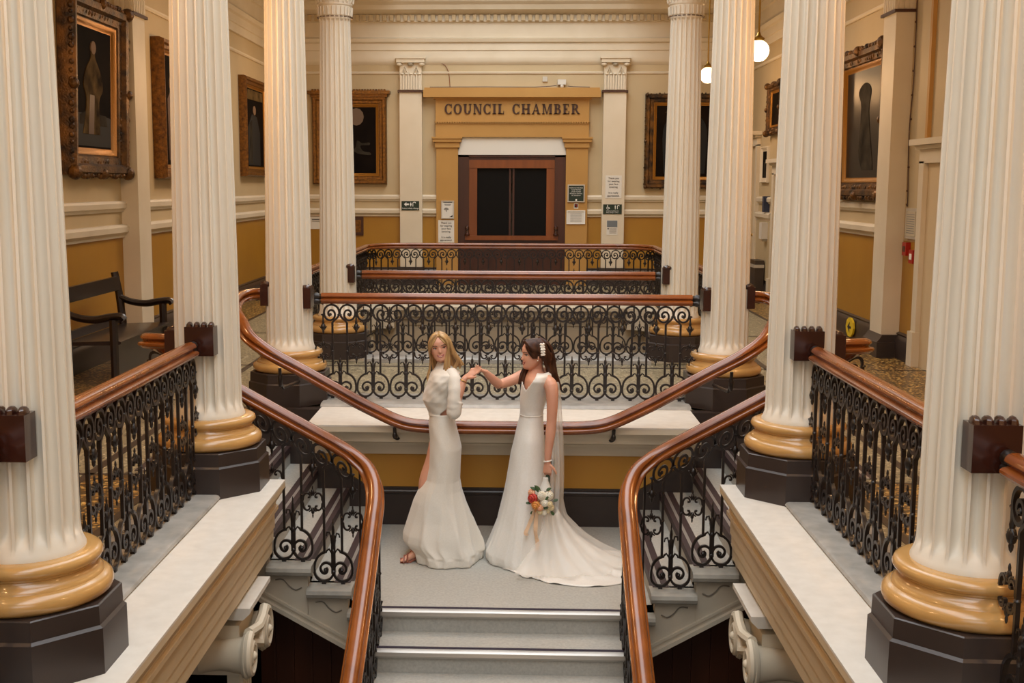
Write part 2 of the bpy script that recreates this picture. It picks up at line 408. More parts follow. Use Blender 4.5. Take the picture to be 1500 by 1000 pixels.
for s, nm in ((-1, 'left'), (1, 'right')):
    c2 = MB()
    # corner ledge rounding into the second well
    pts = [(s*1.75,17.7),(s*1.9,17.64),(s*2.02,17.5),(s*2.05,17.3),(s*2.3,17.3),(s*2.3,18.4),(s*1.75,18.4)]
    c2.prism(pts, 'z', -.3, LG)
    struct('trim_%s_8' % nm, c2, M_TRIM, 'rounded ivory corner of the second stairwell on the %s' % nm)

# ---- landing, flights
lm = MB().box(-.99, .99, 7.36, 9.29, LZ-.12, LZ)
struct('floor_landing', lm, M_CARPET, 'grey carpeted half landing where the couple stand')
st = MB(); no = MB(); pl = MB(); sides = MB()
st.box(-.8, .8, 7.34, 7.36, LZ-.16, LZ-.001)
for k in range(0, 9):
    y = 7.34-.31*k; z = LZ-.147*k
    if k: st.box(-.8, .8, y, y+.31, z-.16, z)
    no.prism([(y-.02,z-.045),(y-.03,z-.03),(y-.028,z-.006),(y-.015,z+.003),(y+.018,z+.003),(y+.018,z-.01),(y+.004,z-.045)], 'x', -.8, .8)
    pl.box(-.8, .8, y+.018, y+.032, z-.01, z+.0035); pl.box(-.8, .8, y+.038, y+.056, z-.01, z+.0035)
struct('stairs_central', st, M_CARPET, 'grey carpeted treads of the central flight going down')
struct('stairs_central_nosing', no, M_STEEL, 'pale metal nosings of the central flight')
struct('stairs_central_strip', pl, M_PLUM, 'dark plum strips behind the nosings of the central flight')
M_RISER = mat('cream_stair_string', '#b9ad9a', .6, noise=(4, '#a89c88', 4, (1,1,1), .3))
M_TREADM = mat('worn_marble_tread', '#a8a296', .5, noise=(10, '#8a857a', 5, (1,1,1), .25))
for s, nm in ((-1, 'left'), (1, 'right')):
    tr = MB(); ns = MB(); wl = MB(); sg = MB(); me = MB(); gr = MB(); me2 = MB()
    for k in range(6):
        x = .99+.26*k; z = LZ+.147*(k+1)          # nosing position and tread level
        x1 = x+.26 if k < 5 else x+.02
        a, b = sorted((s*x, s*(x1+.02)))
        yb = 9.28 if x1 < 1.5 else 9.5
        tr.box(a, b, 7.42, yb, z-.147, z)
        for d0, d1 in ((.0, .03), (.052, .1)):
            a2, b2 = sorted((s*(x+d0-.006), s*(x+d1))); ns.box(a2, b2, 7.42, yb, z-.05 if d0 == 0 else z-.01, z+.004)
        a2, b2 = sorted((s*(x+.03), s*(x+.052))); wl.box(a2, b2, 7.42, yb, z-.01, z+.0045)
        # marble end block with rounded front
        a3, b3 = sorted((s*(x-.03), s*(x+.262)))
        if k < 5:
            me.prism([(7.45,z),(7.3,z),(7.28,z-.01),(7.272,z-.033),(7.28,z-.056),(7.3,z-.066),(7.45,z-.066)], 'x', a3, b3)
            # outer string face under this tread
            a4, b4 = sorted((s*(x+.0), s*(x+.26)))
            lo0 = z-.147-.19; 
            sg.prism([(s*x, z-.066), (s*(x+.262), z-.066), (s*(x+.262), lo0+.147), (s*x, lo0)], 'y', 7.33, 7.5)
            # carved wavy line
            cv = [(s*(x+.04),7.325,z-.1),(s*(x+.075),7.325,z-.095),(s*(x+.1),7.325,z-.105),(s*(x+.13),7.325,z-.14),(s*(x+.17),7.325,z-.165),(s*(x+.21),7.325,z-.15)]
            cv = [(s*(2*x+.25)-p[0], p[1], p[2]) for p in cv]
            gr.tube(catmull(cv, 4), .004, 5)
    struct('stairs_'+nm, tr, M_CARPET, 'grey carpeted steps of the %s flight rising to the gallery' % nm)
    struct('stairs_%s_nosing' % nm, ns, M_NOSE, 'dark ribbed nosings of the %s flight' % nm)
    struct('stairs_%s_strip' % nm, wl, M_STEEL, 'pale lines between the nosing ribs of the %s flight' % nm)
    struct('stairs_%s_tread_ends' % nm, me, M_TREADM, 'rounded marble tread ends of the %s flight' % nm)
    sl = .147/.26
    zz = lambda x: LZ+.147-.147-.19+(x-.99)*sl
    # raking mould along the foot of the string
    for d, h0, h1 in ((.02, -.02, .0), (.045, -.075, -.045), (.01, -.05, -.02)):
        sg.prism([(s*.86, zz(.86)+h0), (s*2.3, zz(2.3)+h0), (s*2.3, zz(2.3)+h1), (s*.86, zz(.86)+h1)], 'y', 7.33-d, 7.5)
    sg.prism([(s*.84, zz(.84)-.08),(s*.84, LZ-.066),(s*.99, LZ-.066),(s*.99, zz(.99)+.0)], 'y', 7.33, 7.5)
    sg.prism([(s*.84, zz(.84)-.075),(s*2.3, zz(2.3)-.075),(s*2.3, zz(2.3)+.12),(s*.84, zz(.84)+.12)], 'y', 7.5, 9.5)
    struct('stairs_%s_string' % nm, sg, M_RISER, 'cream panelled string of the %s flight' % nm)
    struct('stairs_%s_carving' % nm, gr, M_GROOVE, 'wavy line carved on each step end of the %s flight' % nm)
    # landing corner stone
    a, b = sorted((s*.78, s*.99))
    lc = MB().prism([(7.5,LZ),(7.3,LZ),(7.28,LZ-.01),(7.272,LZ-.033),(7.28,LZ-.056),(7.3,LZ-.066),(7.5,LZ-.066)], 'x', a, b)
    for k in range(1, 9):
        y = 7.34-.31*k; z = LZ-.147*k
        a2, b2 = sorted((s*.8, s*.86)); lc.box(a2, b2, y, y+.33, z-.33, z)
    struct('stairs_%s_kerb' % nm, lc, M_TREADM, 'marble edge of the central flight on the %s' % nm)
    # dark timber partition below
    wp = MB().prism([(s*.88,-3.5),(s*1.63,-3.5),(s*1.63,zz(1.63)-.02),(s*.88,zz(.88)-.02)], 'y', 7.62, 7.7)
    for i in range(6):
        x = s*(.9+.125*i); a, b = sorted((x, x+s*.02)); wp.box(a, b, 7.6, 7.63, -3.5, zz(abs(x))-.03)
    wp.box(*sorted((s*1.6, s*1.64)), 7.7, 9.4, -3.5, zz(1.6)-.02)
    struct('wall_partition_'+nm, wp, M_WOODD, 'dark boarded partition under the %s flight' % nm)

# ---- wall piers (pilasters) with moulded bases on the side walls
def pier(s, name):
    t = thing('wall_pier', (s*4.1, 13.1, 0), 'ivory square pier on the %s wall with a %s' % (name, 'picture hung on its far side' if s > 0 else 'wooden bench end beside it'), 'pier')
    a, b = sorted((s*4.06, s*4.3))
    MB().box(a, b, 12.9, 13.32, .22, 3.66).build('shaft', M_TRIM, t)
    p = MB(); p.box(*sorted((s*4.0, s*4.3)), 12.84, 13.38, 0, .17)
    p.prism([(s*(4.0),.17),(s*4.3,.17),(s*4.3,.25),(s*4.06,.25),(s*4.03,.2)], 'y', 12.86, 13.36); p.build('base', M_BROWN, t)
    MB().box(*sorted((s*4.03, s*4.3)), 12.86, 13.36, 3.66, 3.69).build('neck_band', M_WOODD, t)
    c = MB(); c.box(*sorted((s*4.06, s*4.3)), 12.9, 13.32, 3.69, 4.06)
    for i in range(7):
        y = 12.92+i*.06; c.box(*sorted((s*4.045, s*4.07)), y, y+.035, 3.7, 3.92)
        if i < 4:
            x = 4.08+i*.055; c.box(*sorted((s*x, s*(x+.03))), 12.885, 12.91, 3.7, 3.92)
    c.box(*sorted((s*4.0, s*4.3)), 12.84, 13.38, 4.06, 4.15); c.build('capital', M_TRIM, t)
pier(-1, 'left'); pier(1, 'right')
def back_pilaster(x0, x1, lab):
    t = thing('wall_pilaster', ((x0+x1)/2, WB-.06, 0), lab, 'pilaster', 'ivory pilasters beside the doorway')
    MB().box(x0, x1, WB-.12, WB, .34, 3.52).build('shaft', M_TRIM, t)
    MB().box(x0-.04, x1+.04, WB-.16, WB, 0, .34).build('base', M_BROWN, t)
    MB().box(x0-.03, x1+.03, WB-.15, WB, 3.52, 3.56).build('neck_band', M_WOODD, t)
    c = MB().box(x0+.005, x1-.005, WB-.1, WB, 3.56, 4.05)
    for i in range(8):
        x = x0+.015+i*(x1-x0-.03)/8; c.box(x, x+.032, WB-.125, WB-.09, 3.57, 3.83)
    for i in range(5):
        x = x0+.05+i*(x1-x0-.1)/4; c.ball((x, WB-.12, 3.85), (.035, .025, .02), 8, 6)
    for cx in (x0+.1, x1-.1):
        c.tube([(cx-.05,WB-.11,3.87),(cx,WB-.12,3.98),(cx+.05,WB-.11,3.87)], .012, 6); c.tube([(cx,WB-.11,3.87),(cx,WB-.13,3.93)], .012, 6)
    for cx, d in ((x0, 1), (x1, -1), ((x0+x1)/2, 1), ((x0+x1)/2, -1)):
        c.ball((cx, WB-.13, 4.02), (.055, .04, .035), 10, 6)
    c.box(x0-.05, x1+.05, WB-.17, WB, 4.05, 4.12); c.box(x0-.07, x1+.07, WB-.19, WB, 4.12, 4.15)
    c.build('capital', M_TRIM, t)
back_pilaster(-2.06, -1.65, 'ivory pilaster left of the doorway carrying a green arrow sign')
back_pilaster(1.655, 2.065, 'ivory pilaster right of the doorway carrying a paper notice over a green sign')

# ---- doorway surround with lettering, door
d = thing('door_surround', (0, WB, 0), 'ochre painted doorway surround reading COUNCIL CHAMBER', 'door surround')
for s, nm in ((-1, 'l'), (1, 'r')):
    j = MB().box(*sorted((s*.99, s*1.39)), WB-.09, WB, 0, 2.53); j.build('jamb', M_OCHRE2, d)
    j = MB().box(*sorted((s*.96, s*1.41)), WB-.12, WB, 2.53, 2.63); j.box(*sorted((s*.93, s*1.45)), WB-.15, WB, 2.63, 2.69); j.box(*sorted((s*.91, s*1.47)), WB-.17, WB, 2.69, 2.72)
    j.build('jamb_cap', M_OCHRE2, d)
en = MB().box(-1.4, 1.4, WB-.1, WB, 2.72, 2.99); en.box(-1.42, 1.42, WB-.13, WB, 2.99, 3.005)
en.box(-1.4, 1.4, WB-.1, WB, 3.005, 3.43); en.box(-1.62, 1.6, WB-.22, WB, 3.43, 3.56); en.box(-1.6, 1.58, WB-.2, WB, 3.56, 3.6)
en.box(-1.44, 1.44, WB-.14, WB, 3.4, 3.43); en.build('entablature', M_OCHRE2, d)
bl = MB()
for i in range(62):
    x = -1.4+i*.0452; bl.box(x, x+.024, WB-.135, WB-.1, 2.965, 2.99)
bl.build('dentil_band', M_OCHRE2, d)
MB().prism([(-.99,2.4),(-.985,2.5),(-.96,2.6),(-.92,2.68),(-.9,2.72),(.9,2.72),(.93,2.68),(.97,2.6),(.985,2.5),(.99,2.4)], 'y', WB-.05, WB+.05).build('blind_panel', M_PAPER, d)
# serif letters: strokes as polygons in a unit-high cell
def serif_letters():
    T = .25; t = .14; S = .1
    def bar(x0, y0, x1, y1): return ('b', x0, y0, x1, y1)
    def stem(x): return [bar(x, 0, x+T, 1), bar(x-S, 0, x+T+S, .07), bar(x-S, .93, x+T+S, 1)]
    def thin(x): return [bar(x, 0, x+t, 1), bar(x-S, 0, x+t+S, .07), bar(x-S, .93, x+t+S, 1)]
    def arc(cx, cy, rx, ry, a0, a1, w0, w1=None, n=18):
        # stroke wider at the sides than at top and bottom
        pts = []; inn = []
        for i in range(n+1):
            a = radians(a0+(a1-a0)*i/n); k = abs(cos(a)); w = t*.7*(1-k)+T*k
            pts.append((cx+rx*cos(a), cy+ry*sin(a))); inn.append((cx+(rx-w)*cos(a), cy+(ry-w*.75)*sin(a)))
        return ('s', pts, inn)
    def poly(*p): return ('p', list(p))
    G = {}
    G['C'] = (.86, [arc(.46,.5,.46,.52,48,312,0), bar(.74,.62,.82,1.0), bar(.74,.0,.8,.3)])
    G['O'] = (.96, [arc(.47,.5,.47,.52,0,360,0,None,28)])
    G['U'] = (.95, [bar(.08,.3,.08+T,1), bar(0,.93,.38,1), bar(.7,.3,.7+t,1), bar(.6,.93,.92,1), arc(.445,.32,.365,.34,180,360,0)])
    G['N'] = (.98, [bar(.08,0,.08+t,1), bar(0,0,.3,.07), bar(0,.93,.25,1), poly((.08,1),(.32,1),(.86,0),(.64,0)), bar(.76,0,.76+t,1), bar(.64,.93,.98,1)])
    G['I'] = (.44, stem(.1)); G['L'] = (.76, stem(.1)+[bar(.1,0,.7,.09), bar(.64,0,.7,.32)])
    G['H'] = (1.02, stem(.1)+stem(.68)+[bar(.2,.46,.8,.55)])
    G['A'] = (.98, [poly((.08,0),(.19,0),(.52,.96),(.44,1.0)), poly((.42,1.02),(.56,1.02),(.9,0),(.67,0)), bar(.24,.3,.7,.38), bar(0,0,.3,.07), bar(.58,0,.98,.07)])
    G['M'] = (1.18, [bar(.1,0,.1+t,1), bar(0,0,.32,.07), bar(0,.93,.28,1), poly((.1,1),(.33,1),(.62,.0),(.52,.0)), poly((.84,1),(.94,1),(.6,.0),(.52,.0)), bar(.86,0,.86+T,1), bar(.77,0,1.16,.07), bar(.86,.93,1.16,1)])
    G['B'] = (.84, stem(.1)+[arc(.42,.75,.32,.25,-90,90,0), arc(.44,.26,.38,.27,-90,90,0), bar(.2,.94,.45,1), bar(.2,.49,.45,.55), bar(.2,0,.46,.06)])
    G['E'] = (.8, stem(.1)+[bar(.1,0,.74,.08), bar(.1,.92,.7,1), bar(.66,0,.74,.3), bar(.63,.72,.7,1), bar(.2,.46,.5,.54), bar(.46,.36,.52,.64)])
    G['R'] = (.92, stem(.1)+[arc(.42,.74,.34,.26,-90,90,0), bar(.2,.94,.45,1), bar(.2,.47,.45,.53), poly((.4,.5),(.58,.5),(.94,.0),(.7,.0)), bar(.7,0,.98,.07)])
    G[' '] = (.55, []); return G
def write_serif(mb, s, x0, x1, z, h, y, dep=.02):
    G = serif_letters(); gap = .17
    W = sum(G[c][0] for c in s)+gap*(len(s)-1); k = (x1-x0)/W; cx = 0
    for c in s:
        for q in G[c][1]:
            if q[0] == 'b': mb.box(x0+(cx+q[1])*k, x0+(cx+q[3])*k, y-dep, y, z+q[2]*h, z+q[4]*h)
            elif q[0] == 'p': mb.prism([(x0+(cx+p[0])*k, z+p[1]*h) for p in q[1]], 'y', y-dep, y)
            else:
                A = q[1]; B = q[2]
                for i in range(len(A)-1):
                    mb.prism([(x0+(cx+p[0])*k, z+p[1]*h) for p in (A[i], A[i+1], B[i+1], B[i])], 'y', y-dep, y)
        cx += G[c][0]+gap
lt = MB(); write_serif(lt, 'COUNCIL CHAMBER', -1.235, 1.22, 3.135, .18, WB-.1)
lt.build('lettering', M_LETTER, d, smooth=0)['label'] = 'dark brown raised letters COUNCIL CHAMBER'
dr = thing('door_1', (0, WB+.05, 0), 'dark double door with two black glazed leaves in a stained oak frame', 'door'); dr['kind'] = 'structure'
f = MB()
for s in (-1, 1): f.box(*sorted((s*.79, s*.99)), WB-.03, WB+.5, 0, 2.4)
f.box(-.99, .99, WB-.03, WB+.5, 2.36, 2.42); f.box(-.79, .79, WB+.0, WB+.5, 2.3, 2.36); f.build('outer_frame', M_WOODD, dr)
f = MB()
for s in (-1, 1): f.box(*sorted((s*.64, s*.79)), WB+.0, WB+.1, .88, 2.3)
f.box(-.79, .79, WB-.01, WB+.1, 2.16, 2.31); f.box(-.86, .86, WB-.07, WB+.1, .84, .92); f.build('inner_frame', M_WOODM, dr)
f = MB().box(-.8, .8, WB-.02, WB+.1, 0, .84)
for x in (-.7, -.35, 0, .35): f.box(x, x+.3, WB-.035, WB, .1, .75)
f.build('lower_panel', M_WOODD, dr)
for s in (-1, 1):
    g = MB().box(*sorted((s*.03, s*.64)), WB+.06, WB+.09, .92, 2.16).build('door_leaf', M_BLACK, dr)
    MB().box(*sorted((s*.015, s*.05)), WB+.04, WB+.08, .92, 2.16).build('meeting_stile', M_WOODD, dr)
for s in (-1, 1):
    k = MB().lathe([(.0,0),(.05,0),(.05,.03),(.03,.05),(.025,.1),(.04,.12),(.035,.17),(.0,.2)], (s*.82, WB-.07, .92), 14); k.build('finial', M_RAILD, dr)
# ================================================================ COLUMNS
def flute_r(R, ph, k):
    d = abs(ph); 
    return R*(1-k*.2*sqrt(max(0, 1-(d/.41)**2))) if d < .41 else R
PHS = [-.5, -.41, -.38, -.3, -.15, 0, .15, .3, .38, .41]
def shaft_rings(z, R, k):
    out = []
    for i in range(20):
        for ph in PHS:
            a = 2*pi*(i+ph)/20; r = flute_r(R, ph, k)
            out.append((r*cos(a), r*sin(a), z))
    return out
def octa(a, z): 
    b = a*math.tan(pi/8); return [(a,-b,z),(a,b,z),(b,a,z),(-b,a,z),(-a,b,z),(-a,-b,z),(-b,-a,z),(b,-a,z)]
def col_meshes():
    sh = MB(); rs = []
    for z, R, k in ((.46,.236,0),(.475,.236,0),(.49,.228,0),(.51,.22,.0),(.53,.217,.25),(.545,.216,.6),(.565,.215,.85),(.6,.215,1),(.9,.213,1),(1.4,.207,1),(1.9,.2,1),(2.4,.192,1),(2.9,.184,1),(3.3,.178,1),(3.5,.175,1),(3.53,.175,.7),(3.55,.178,0),(3.565,.18,0)):
        rs.append(shaft_rings(z, R, k))
    sh.rings([[(p[0]*.915, p[1]*.915, p[2]) for p in r] for r in rs])
    bs = MB().lathe([(r*.93, q) for r, q in [(.0,.285),(.29,.285),(.315,.29),(.333,.305),(.338,.325),(.333,.345),(.315,.36),(.3,.365),(.297,.375),(.285,.385),(.272,.395),(.27,.405),(.278,.41),(.278,.416),(.292,.425),(.3,.44),(.292,.458),(.275,.466),(.24,.468),(0,.468)]], n=48)
    pd = MB(); pd.rings([octa(.332,LG-.0), octa(.33,.2), octa(.318,.21), octa(.316,.284), octa(.31,.288)])
    ca = MB(); ca.lathe([(r*.93, q) for r, q in [(0,3.565),(.172,3.565),(.172,3.58),(.18,3.585),(.186,3.68),(.196,3.69),(.196,3.705),(.185,3.71),(.19,3.85),(.22,3.98),(.25,4.04),(0,4.04)]], n=48)
    for i in range(24):
        a = 2*pi*i/24; ca.tube([(.178*cos(a),.178*sin(a),3.585),(.184*cos(a),.184*sin(a),3.67)], .008, 5)
    for i in range(12):
        a = 2*pi*(i+.5)/12; 
        for da in (-.13, .13):
            ca.tube([(.192*cos(a+da),.192*sin(a+da),3.71),(.2*cos(a+da*.6),.2*sin(a+da*.6),3.76),(.203*cos(a),.203*sin(a),3.8)], .0065, 5)
        ca.ball((.215*cos(a+.26),.215*sin(a+.26),3.85), (.03,.03,.035), 8, 6)
    for i in range(4):
        a = pi/4+i*pi/2; ca.tube([(.2*cos(a),.2*sin(a),3.85),(.26*cos(a),.26*sin(a),3.93),(.32*cos(a),.32*sin(a),4.0),(.29*cos(a),.29*sin(a),4.03)], .03, 8)
    ca.box(-.27,.27,-.27,.27,4.04,4.12)
    rg = MB()
    for i in range(24):
        a = 2*pi*i/24; rg.tube([(.181*cos(a+e),.181*sin(a+e),3.568) for e in (-.09,0,.09)], .005, 5)
    return [('shaft', sh.mesh('column_shaft', M_COLUMN, smooth=30)), ('base_moulding', bs.mesh('column_base', M_YELLOW, smooth=50)),
            ('pedestal', pd.mesh('column_pedestal', M_BROWN, smooth=10)), ('capital', ca.mesh('column_capital', M_COLUMN)), ('neck_ring', rg.mesh('column_neck', M_WOODD))]
CM = col_meshes()
SIDE = {-1: 'left', 1: 'right'}
CL = ['nearest fluted column on the %s, partly cut off by the edge of the photo', 'second fluted column from the front on the %s, its octagonal pedestal on the white ledge',
      'third fluted column on the %s, at the top corner of the landing wall', 'farthest fluted column on the %s, its carved capital just in view']
for i, y in enumerate(CY):
    for s in (-1, 1):
        x = s*(1.787, 1.776, 1.835, 1.82)[i]
        t = thing('fluted_column', (x, y, 0), CL[i] % SIDE[s], 'column', 'fluted columns around the stairwell')
        for nm, me in CM:
            o = bpy.data.objects.new(nm, me); COL.objects.link(o); o.parent = t
            if nm == 'pedestal': o['label'] = 'dark brown octagonal pedestal'
            if nm == 'base_moulding': o['label'] = 'glossy yellow rounded base'
# pedestals of the third pair run down to the stair
# ================================================================ IRONWORK
# strokes in (u, z); one module = lower lyre centred at 0, drop ornament centred at +P/2
PP = .28
def arcpts(cx, cz, r, a0, a1, n): return [(cx+r*cos(radians(a0+(a1-a0)*i/n)), cz+r*sin(radians(a0+(a1-a0)*i/n))) for i in range(n+1)]
def cr2(pts, k=4):
    return [(p.x, p.y) for p in catmull([(a, b, 0) for a, b in pts], k)]
def spiral(cx, cz, r0, r1, a0, a1, n):
    return [(cx+(r0+(r1-r0)*i/n)*cos(radians(a0+(a1-a0)*i/n)), cz+(r0+(r1-r0)*i/n)*sin(radians(a0+(a1-a0)*i/n))) for i in range(n+1)]
def lower_strokes():
    S = []
    for s in (-1, 1):
        S.append(([(s*.062,.65),(s*.062,.42),(s*.062,.205)], .0165, .0165))
        c = cr2([(.062,.212),(.078,.206),(.105,.185),(.126,.15),(.134,.108)], 3)+arcpts(.067,.085,.067,5,-170,14)+cr2([(.004,.1),(.016,.125),(.038,.14),(.066,.138),(.086,.121),(.091,.098),(.08,.077),(.062,.07),(.046,.078),(.043,.095),(.054,.105)], 3)
        S.append(([(s*u, z) for u, z in c], .0155, .02))
    return S
def upper_strokes():
    S = []
    for s in (-1, 1):
        c = cr2([(.062,.62),(.062,.645),(.045,.665),(.02,.688),(.004,.715)], 3)+arcpts(.067,.733,.065,180,0,10)+cr2([(.13,.71),(.115,.682),(.088,.668),(.06,.673),(.042,.695),(.04,.725),(.055,.749),(.078,.752),(.094,.736),(.094,.714),(.08,.702)], 3)
        S.append(([(s*u, z) for u, z in c], .0155, .02))
    return S
def orn_strokes(c0):
    S = []
    for s in (-1, 1):
        for t in (-1, 1):
            c = cr2([(.075,0),(.066,.014),(.064,.034),(.052,.052),(.034,.056),(.02,.044),(.02,.03),(.034,.03)], 2)
            S.append(([(c0+s*u, .405+t*z) for u, z in c], .0115, .014))
            S.append(([(c0+s*.004,.405+t*.04),(c0+s*.014,.405+t*.058),(c0+s*.026,.405+t*.066)], .008, .012))
    return S
def stroke(mb, pts, w, d, fn, n0=0):
    P = [V((a, b, 0)) for a, b in pts]; rs = []
    for i, p in enumerate(P):
        t = (P[min(i+1, len(P)-1)]-P[max(i-1, 0)]).normalized(); nrm = V((-t.y, t.x, 0))
        rs.append([fn(p.x+nrm.x*a*w/2, p.y+nrm.y*a*w/2, b*d/2) for a, b in ((-1,-1),(1,-1),(1,1),(-1,1))])
    mb.rings(rs)
def lozenge(mb, u, z, ru, rz, d, fn, n=8):
    """bulging leaf or bead"""
    rs = []
    for k, (f, g) in enumerate(((-1,.12),(-.6,.75),(0,1),(.6,.7),(1,.08))):
        rs.append([fn(u+ru*g*cos(2*pi*j/n), z+rz*f, d*g*sin(2*pi*j/n)) for j in range(n)])
    mb.rings(rs)
def panel(mb, fn, left=False, lower=True, top=.83, ornament=True, rigid=None):
    if lower:
        for p, w, d in lower_strokes()+upper_strokes(): stroke(mb, p, w, d, fn)
        # central finial
        stroke(mb, [(0,.07),(0,.2),(0,.29)], .03, .022, fn); lozenge(mb, 0, .085, .018, .014, .016, fn)
        lozenge(mb, 0, .215, .02, .03, .018, fn); lozenge(mb, 0, .28, .021, .035, .018, fn); lozenge(mb, 0, .325, .012, .03, .01, fn); lozenge(mb, 0, .36, .005, .02, .005, fn)
        for s in (-1, 1):
            lozenge(mb, s*.058, .092, .014, .015, .014, fn); lozenge(mb, s*.077, .716, .013, .014, .014, fn)
            stroke(mb, [(s*.008,.2),(s*.03,.235),(s*.045,.225),(s*.05,.207)], .009, .012, fn)
            stroke(mb, [(s*.008,.27),(s*.025,.315),(s*.042,.312),(s*.046,.296)], .009, .012, fn)
            stroke(mb, [(s*.05,.215),(s*.032,.232)], .008, .01, fn)
            lozenge(mb, s*.062, .405, .014, .012, .014, fn)
            stroke(mb, [(s*.067,.0),(s*.067,.024)], .028, .024, fn)
            stroke(mb, [(s*.066,.795),(s*.066,top)], .018, .02, fn)
        lozenge(mb, 0, .713, .022, .011, .014, fn)
    for c0 in ([PP/2] if ornament else [])+([-PP/2] if left else []):
        if rigid: fn = rigid(c0)
        for p, w, d in orn_strokes(c0): stroke(mb, p, w, d, fn)
        for t in (-1, 1):
            lozenge(mb, c0, .405+t*.066, .013, .02, .01, fn); lozenge(mb, c0, .405+t*.092, .006, .018, .006, fn)
        lozenge(mb, c0, .61, .024, .035, .02, fn); lozenge(mb, c0, .65, .012, .03, .012, fn); lozenge(mb, c0, .575, .01, .025, .01, fn)
        for s in (-1, 1): stroke(mb, [(c0, .63), (c0+s*.025, .60), (c0+s*.03, .618)], .008, .01, fn)
        stroke(mb, [(c0,.66),(c0,.715)], .012, .014, fn); lozenge(mb, c0, .713, .02, .01, .014, fn)
def flat_fn(axis):
    return (lambda u, z, v: V((u, v, z))) if axis == 'x' else (lambda u, z, v: V((v, u, z)))
PM = {}
for ax in 'xy':
    for left in (False, True):
        m = MB(); panel(m, flat_fn(ax), left); PM[ax, left] = m.mesh('iron_panel_'+ax, M_IRON, smooth=40)
# handrail profile (side, up) measured from its underside
RP = [(-.016,0),(-.03,.002),(-.036,.01),(-.046,.014),(-.052,.024),(-.051,.034),(-.044,.040),(-.028,.043),(-.022,.048),(-.028,.054),(-.038,.064),(-.035,.076),(-.026,.086),(-.01,.092)]
RP = RP+[(-a, b) for a, b in reversed(RP)]
def rail_end(parent, p, d):
    """iron cup joining a rail to its wooden block; d = direction towards the block"""
    p = V(p); d = V(d)
    for z in (.02, .062):
        mb = MB(); mb.tube([p+V((0,0,z))-d*.02, p+V((0,0,z))-d*.01, p+V((0,0,z))+d*.0, p+V((0,0,z))+d*.02, p+V((0,0,z))+d*.03, p+V((0,0,z))+d*.055], [.028,.03,.024,.024,.03,.03], 10); mb.build('rail_cup', M_IRON, parent)
def block(parent, c, axis, sgn, w=.2, h=.17, name='mounting_block'):
    """block scribed against the flutes of a column; its face looks along axis*sgn"""
    mb = MB(); x, y, z = c
    if axis == 'y':
        a, b = sorted((y, y-sgn*.1)); mb.box(x-w/2, x+w/2, a, b, z-h/2, z+h/2)
        for i in range(4): mb.ball((x-w/2+w*(i+.5)/4, y-sgn*.045, z+h/2), (w/9, .04, .028), 8, 6)
    else:
        a, b = sorted((x, x-sgn*.065)); mb.box(a, b, y-w/2, y+w/2, z-h/2, z+h/2)
        for i in range(4): mb.ball((x-sgn*.045, y-w/2+w*(i+.5)/4, z+h/2), (.04, w/9, .028), 8, 6)
    return mb.build(name, M_RAILD, parent, smooth=30)
ZR = .857
def straight(name_lab, axis, c0, a, b, n, grp='iron balustrades with mahogany handrails', blocks=(True, True), bl=.17):
    """balustrade along axis from a to b at cross position c0 with n panels"""
    mid = (a+b)/2; loc = (mid, c0, .05) if axis == 'x' else (c0, mid, .05)
    t = thing('balustrade', loc, name_lab, 'balustrade', grp)
    P = lambda q, z=ZR: (q, c0, z) if axis == 'x' else (c0, q, z)
    MB().sweep([P(a+.05), P(mid), P(b-.05)], RP).build('handrail', M_RAIL, t)
    dv = (1,0,0) if axis == 'x' else (0,1,0); BO = V((0,0,.01)) if axis == 'x' else V((-.03 if c0 > 0 else .03, 0, .045))
    if blocks[0]: rail_end(t, P(a+.045), V(dv)*-1); block(t, V(P(a-.03, ZR+.04))+BO, axis, 1, bl)
    if blocks[1]: rail_end(t, P(b-.045), dv); block(t, V(P(b+.03, ZR+.04))+BO, axis, -1, bl)
    for i in range(n):
        q = mid+(i-(n-1)/2)*PP
        o = bpy.data.objects.new('iron_panel', PM[axis, i == 0]); COL.objects.link(o); o.parent = t
        o.location = V(P(q, .05))-V(loc)
    return t
straight('balustrade of scrolled black iron directly behind the two brides', 'x', 9.85, -1.6, 1.6, 11)
straight('balustrade second from the brides, spanning the two farthest columns', 'x', 12.5, -1.6, 1.6, 11)
for s in (-1, 1):
    straight('iron balustrade between the nearest and second columns on the %s' % SIDE[s], 'y', s*1.79, 4.54, 6.72, 8, bl=.17)
    straight('iron balustrade running out of the %s edge of the photo, nearer than the first column' % SIDE[s], 'y', s*1.79, 1.7, 4.06, 8, bl=.17)
# farthest balustrade: straight with rounded corners and side runs
t = thing('balustrade', (0, 18.5, .05), 'farthest iron balustrade with rounded corners in front of the doorway', 'balustrade', 'iron balustrades with mahogany handrails')
def uturn(x, yb, ya, r):
    pts = [(-x, ya), (-x, (ya+yb-r)/2), (-x, yb-r)]
    pts += [(-x+r-r*cos(radians(a)), yb-r+r*sin(radians(a))) for a in range(15, 90, 15)]
    pts += [(-x+r, yb), (0, yb)]
    return pts+[(-p[0], p[1]) for p in reversed(pts[:-1])]
U = uturn(2.2, 18.5, 12.9, .6)
MB().sweep([(p[0], p[1], ZR) for p in U], RP).build('handrail', M_RAIL, t)
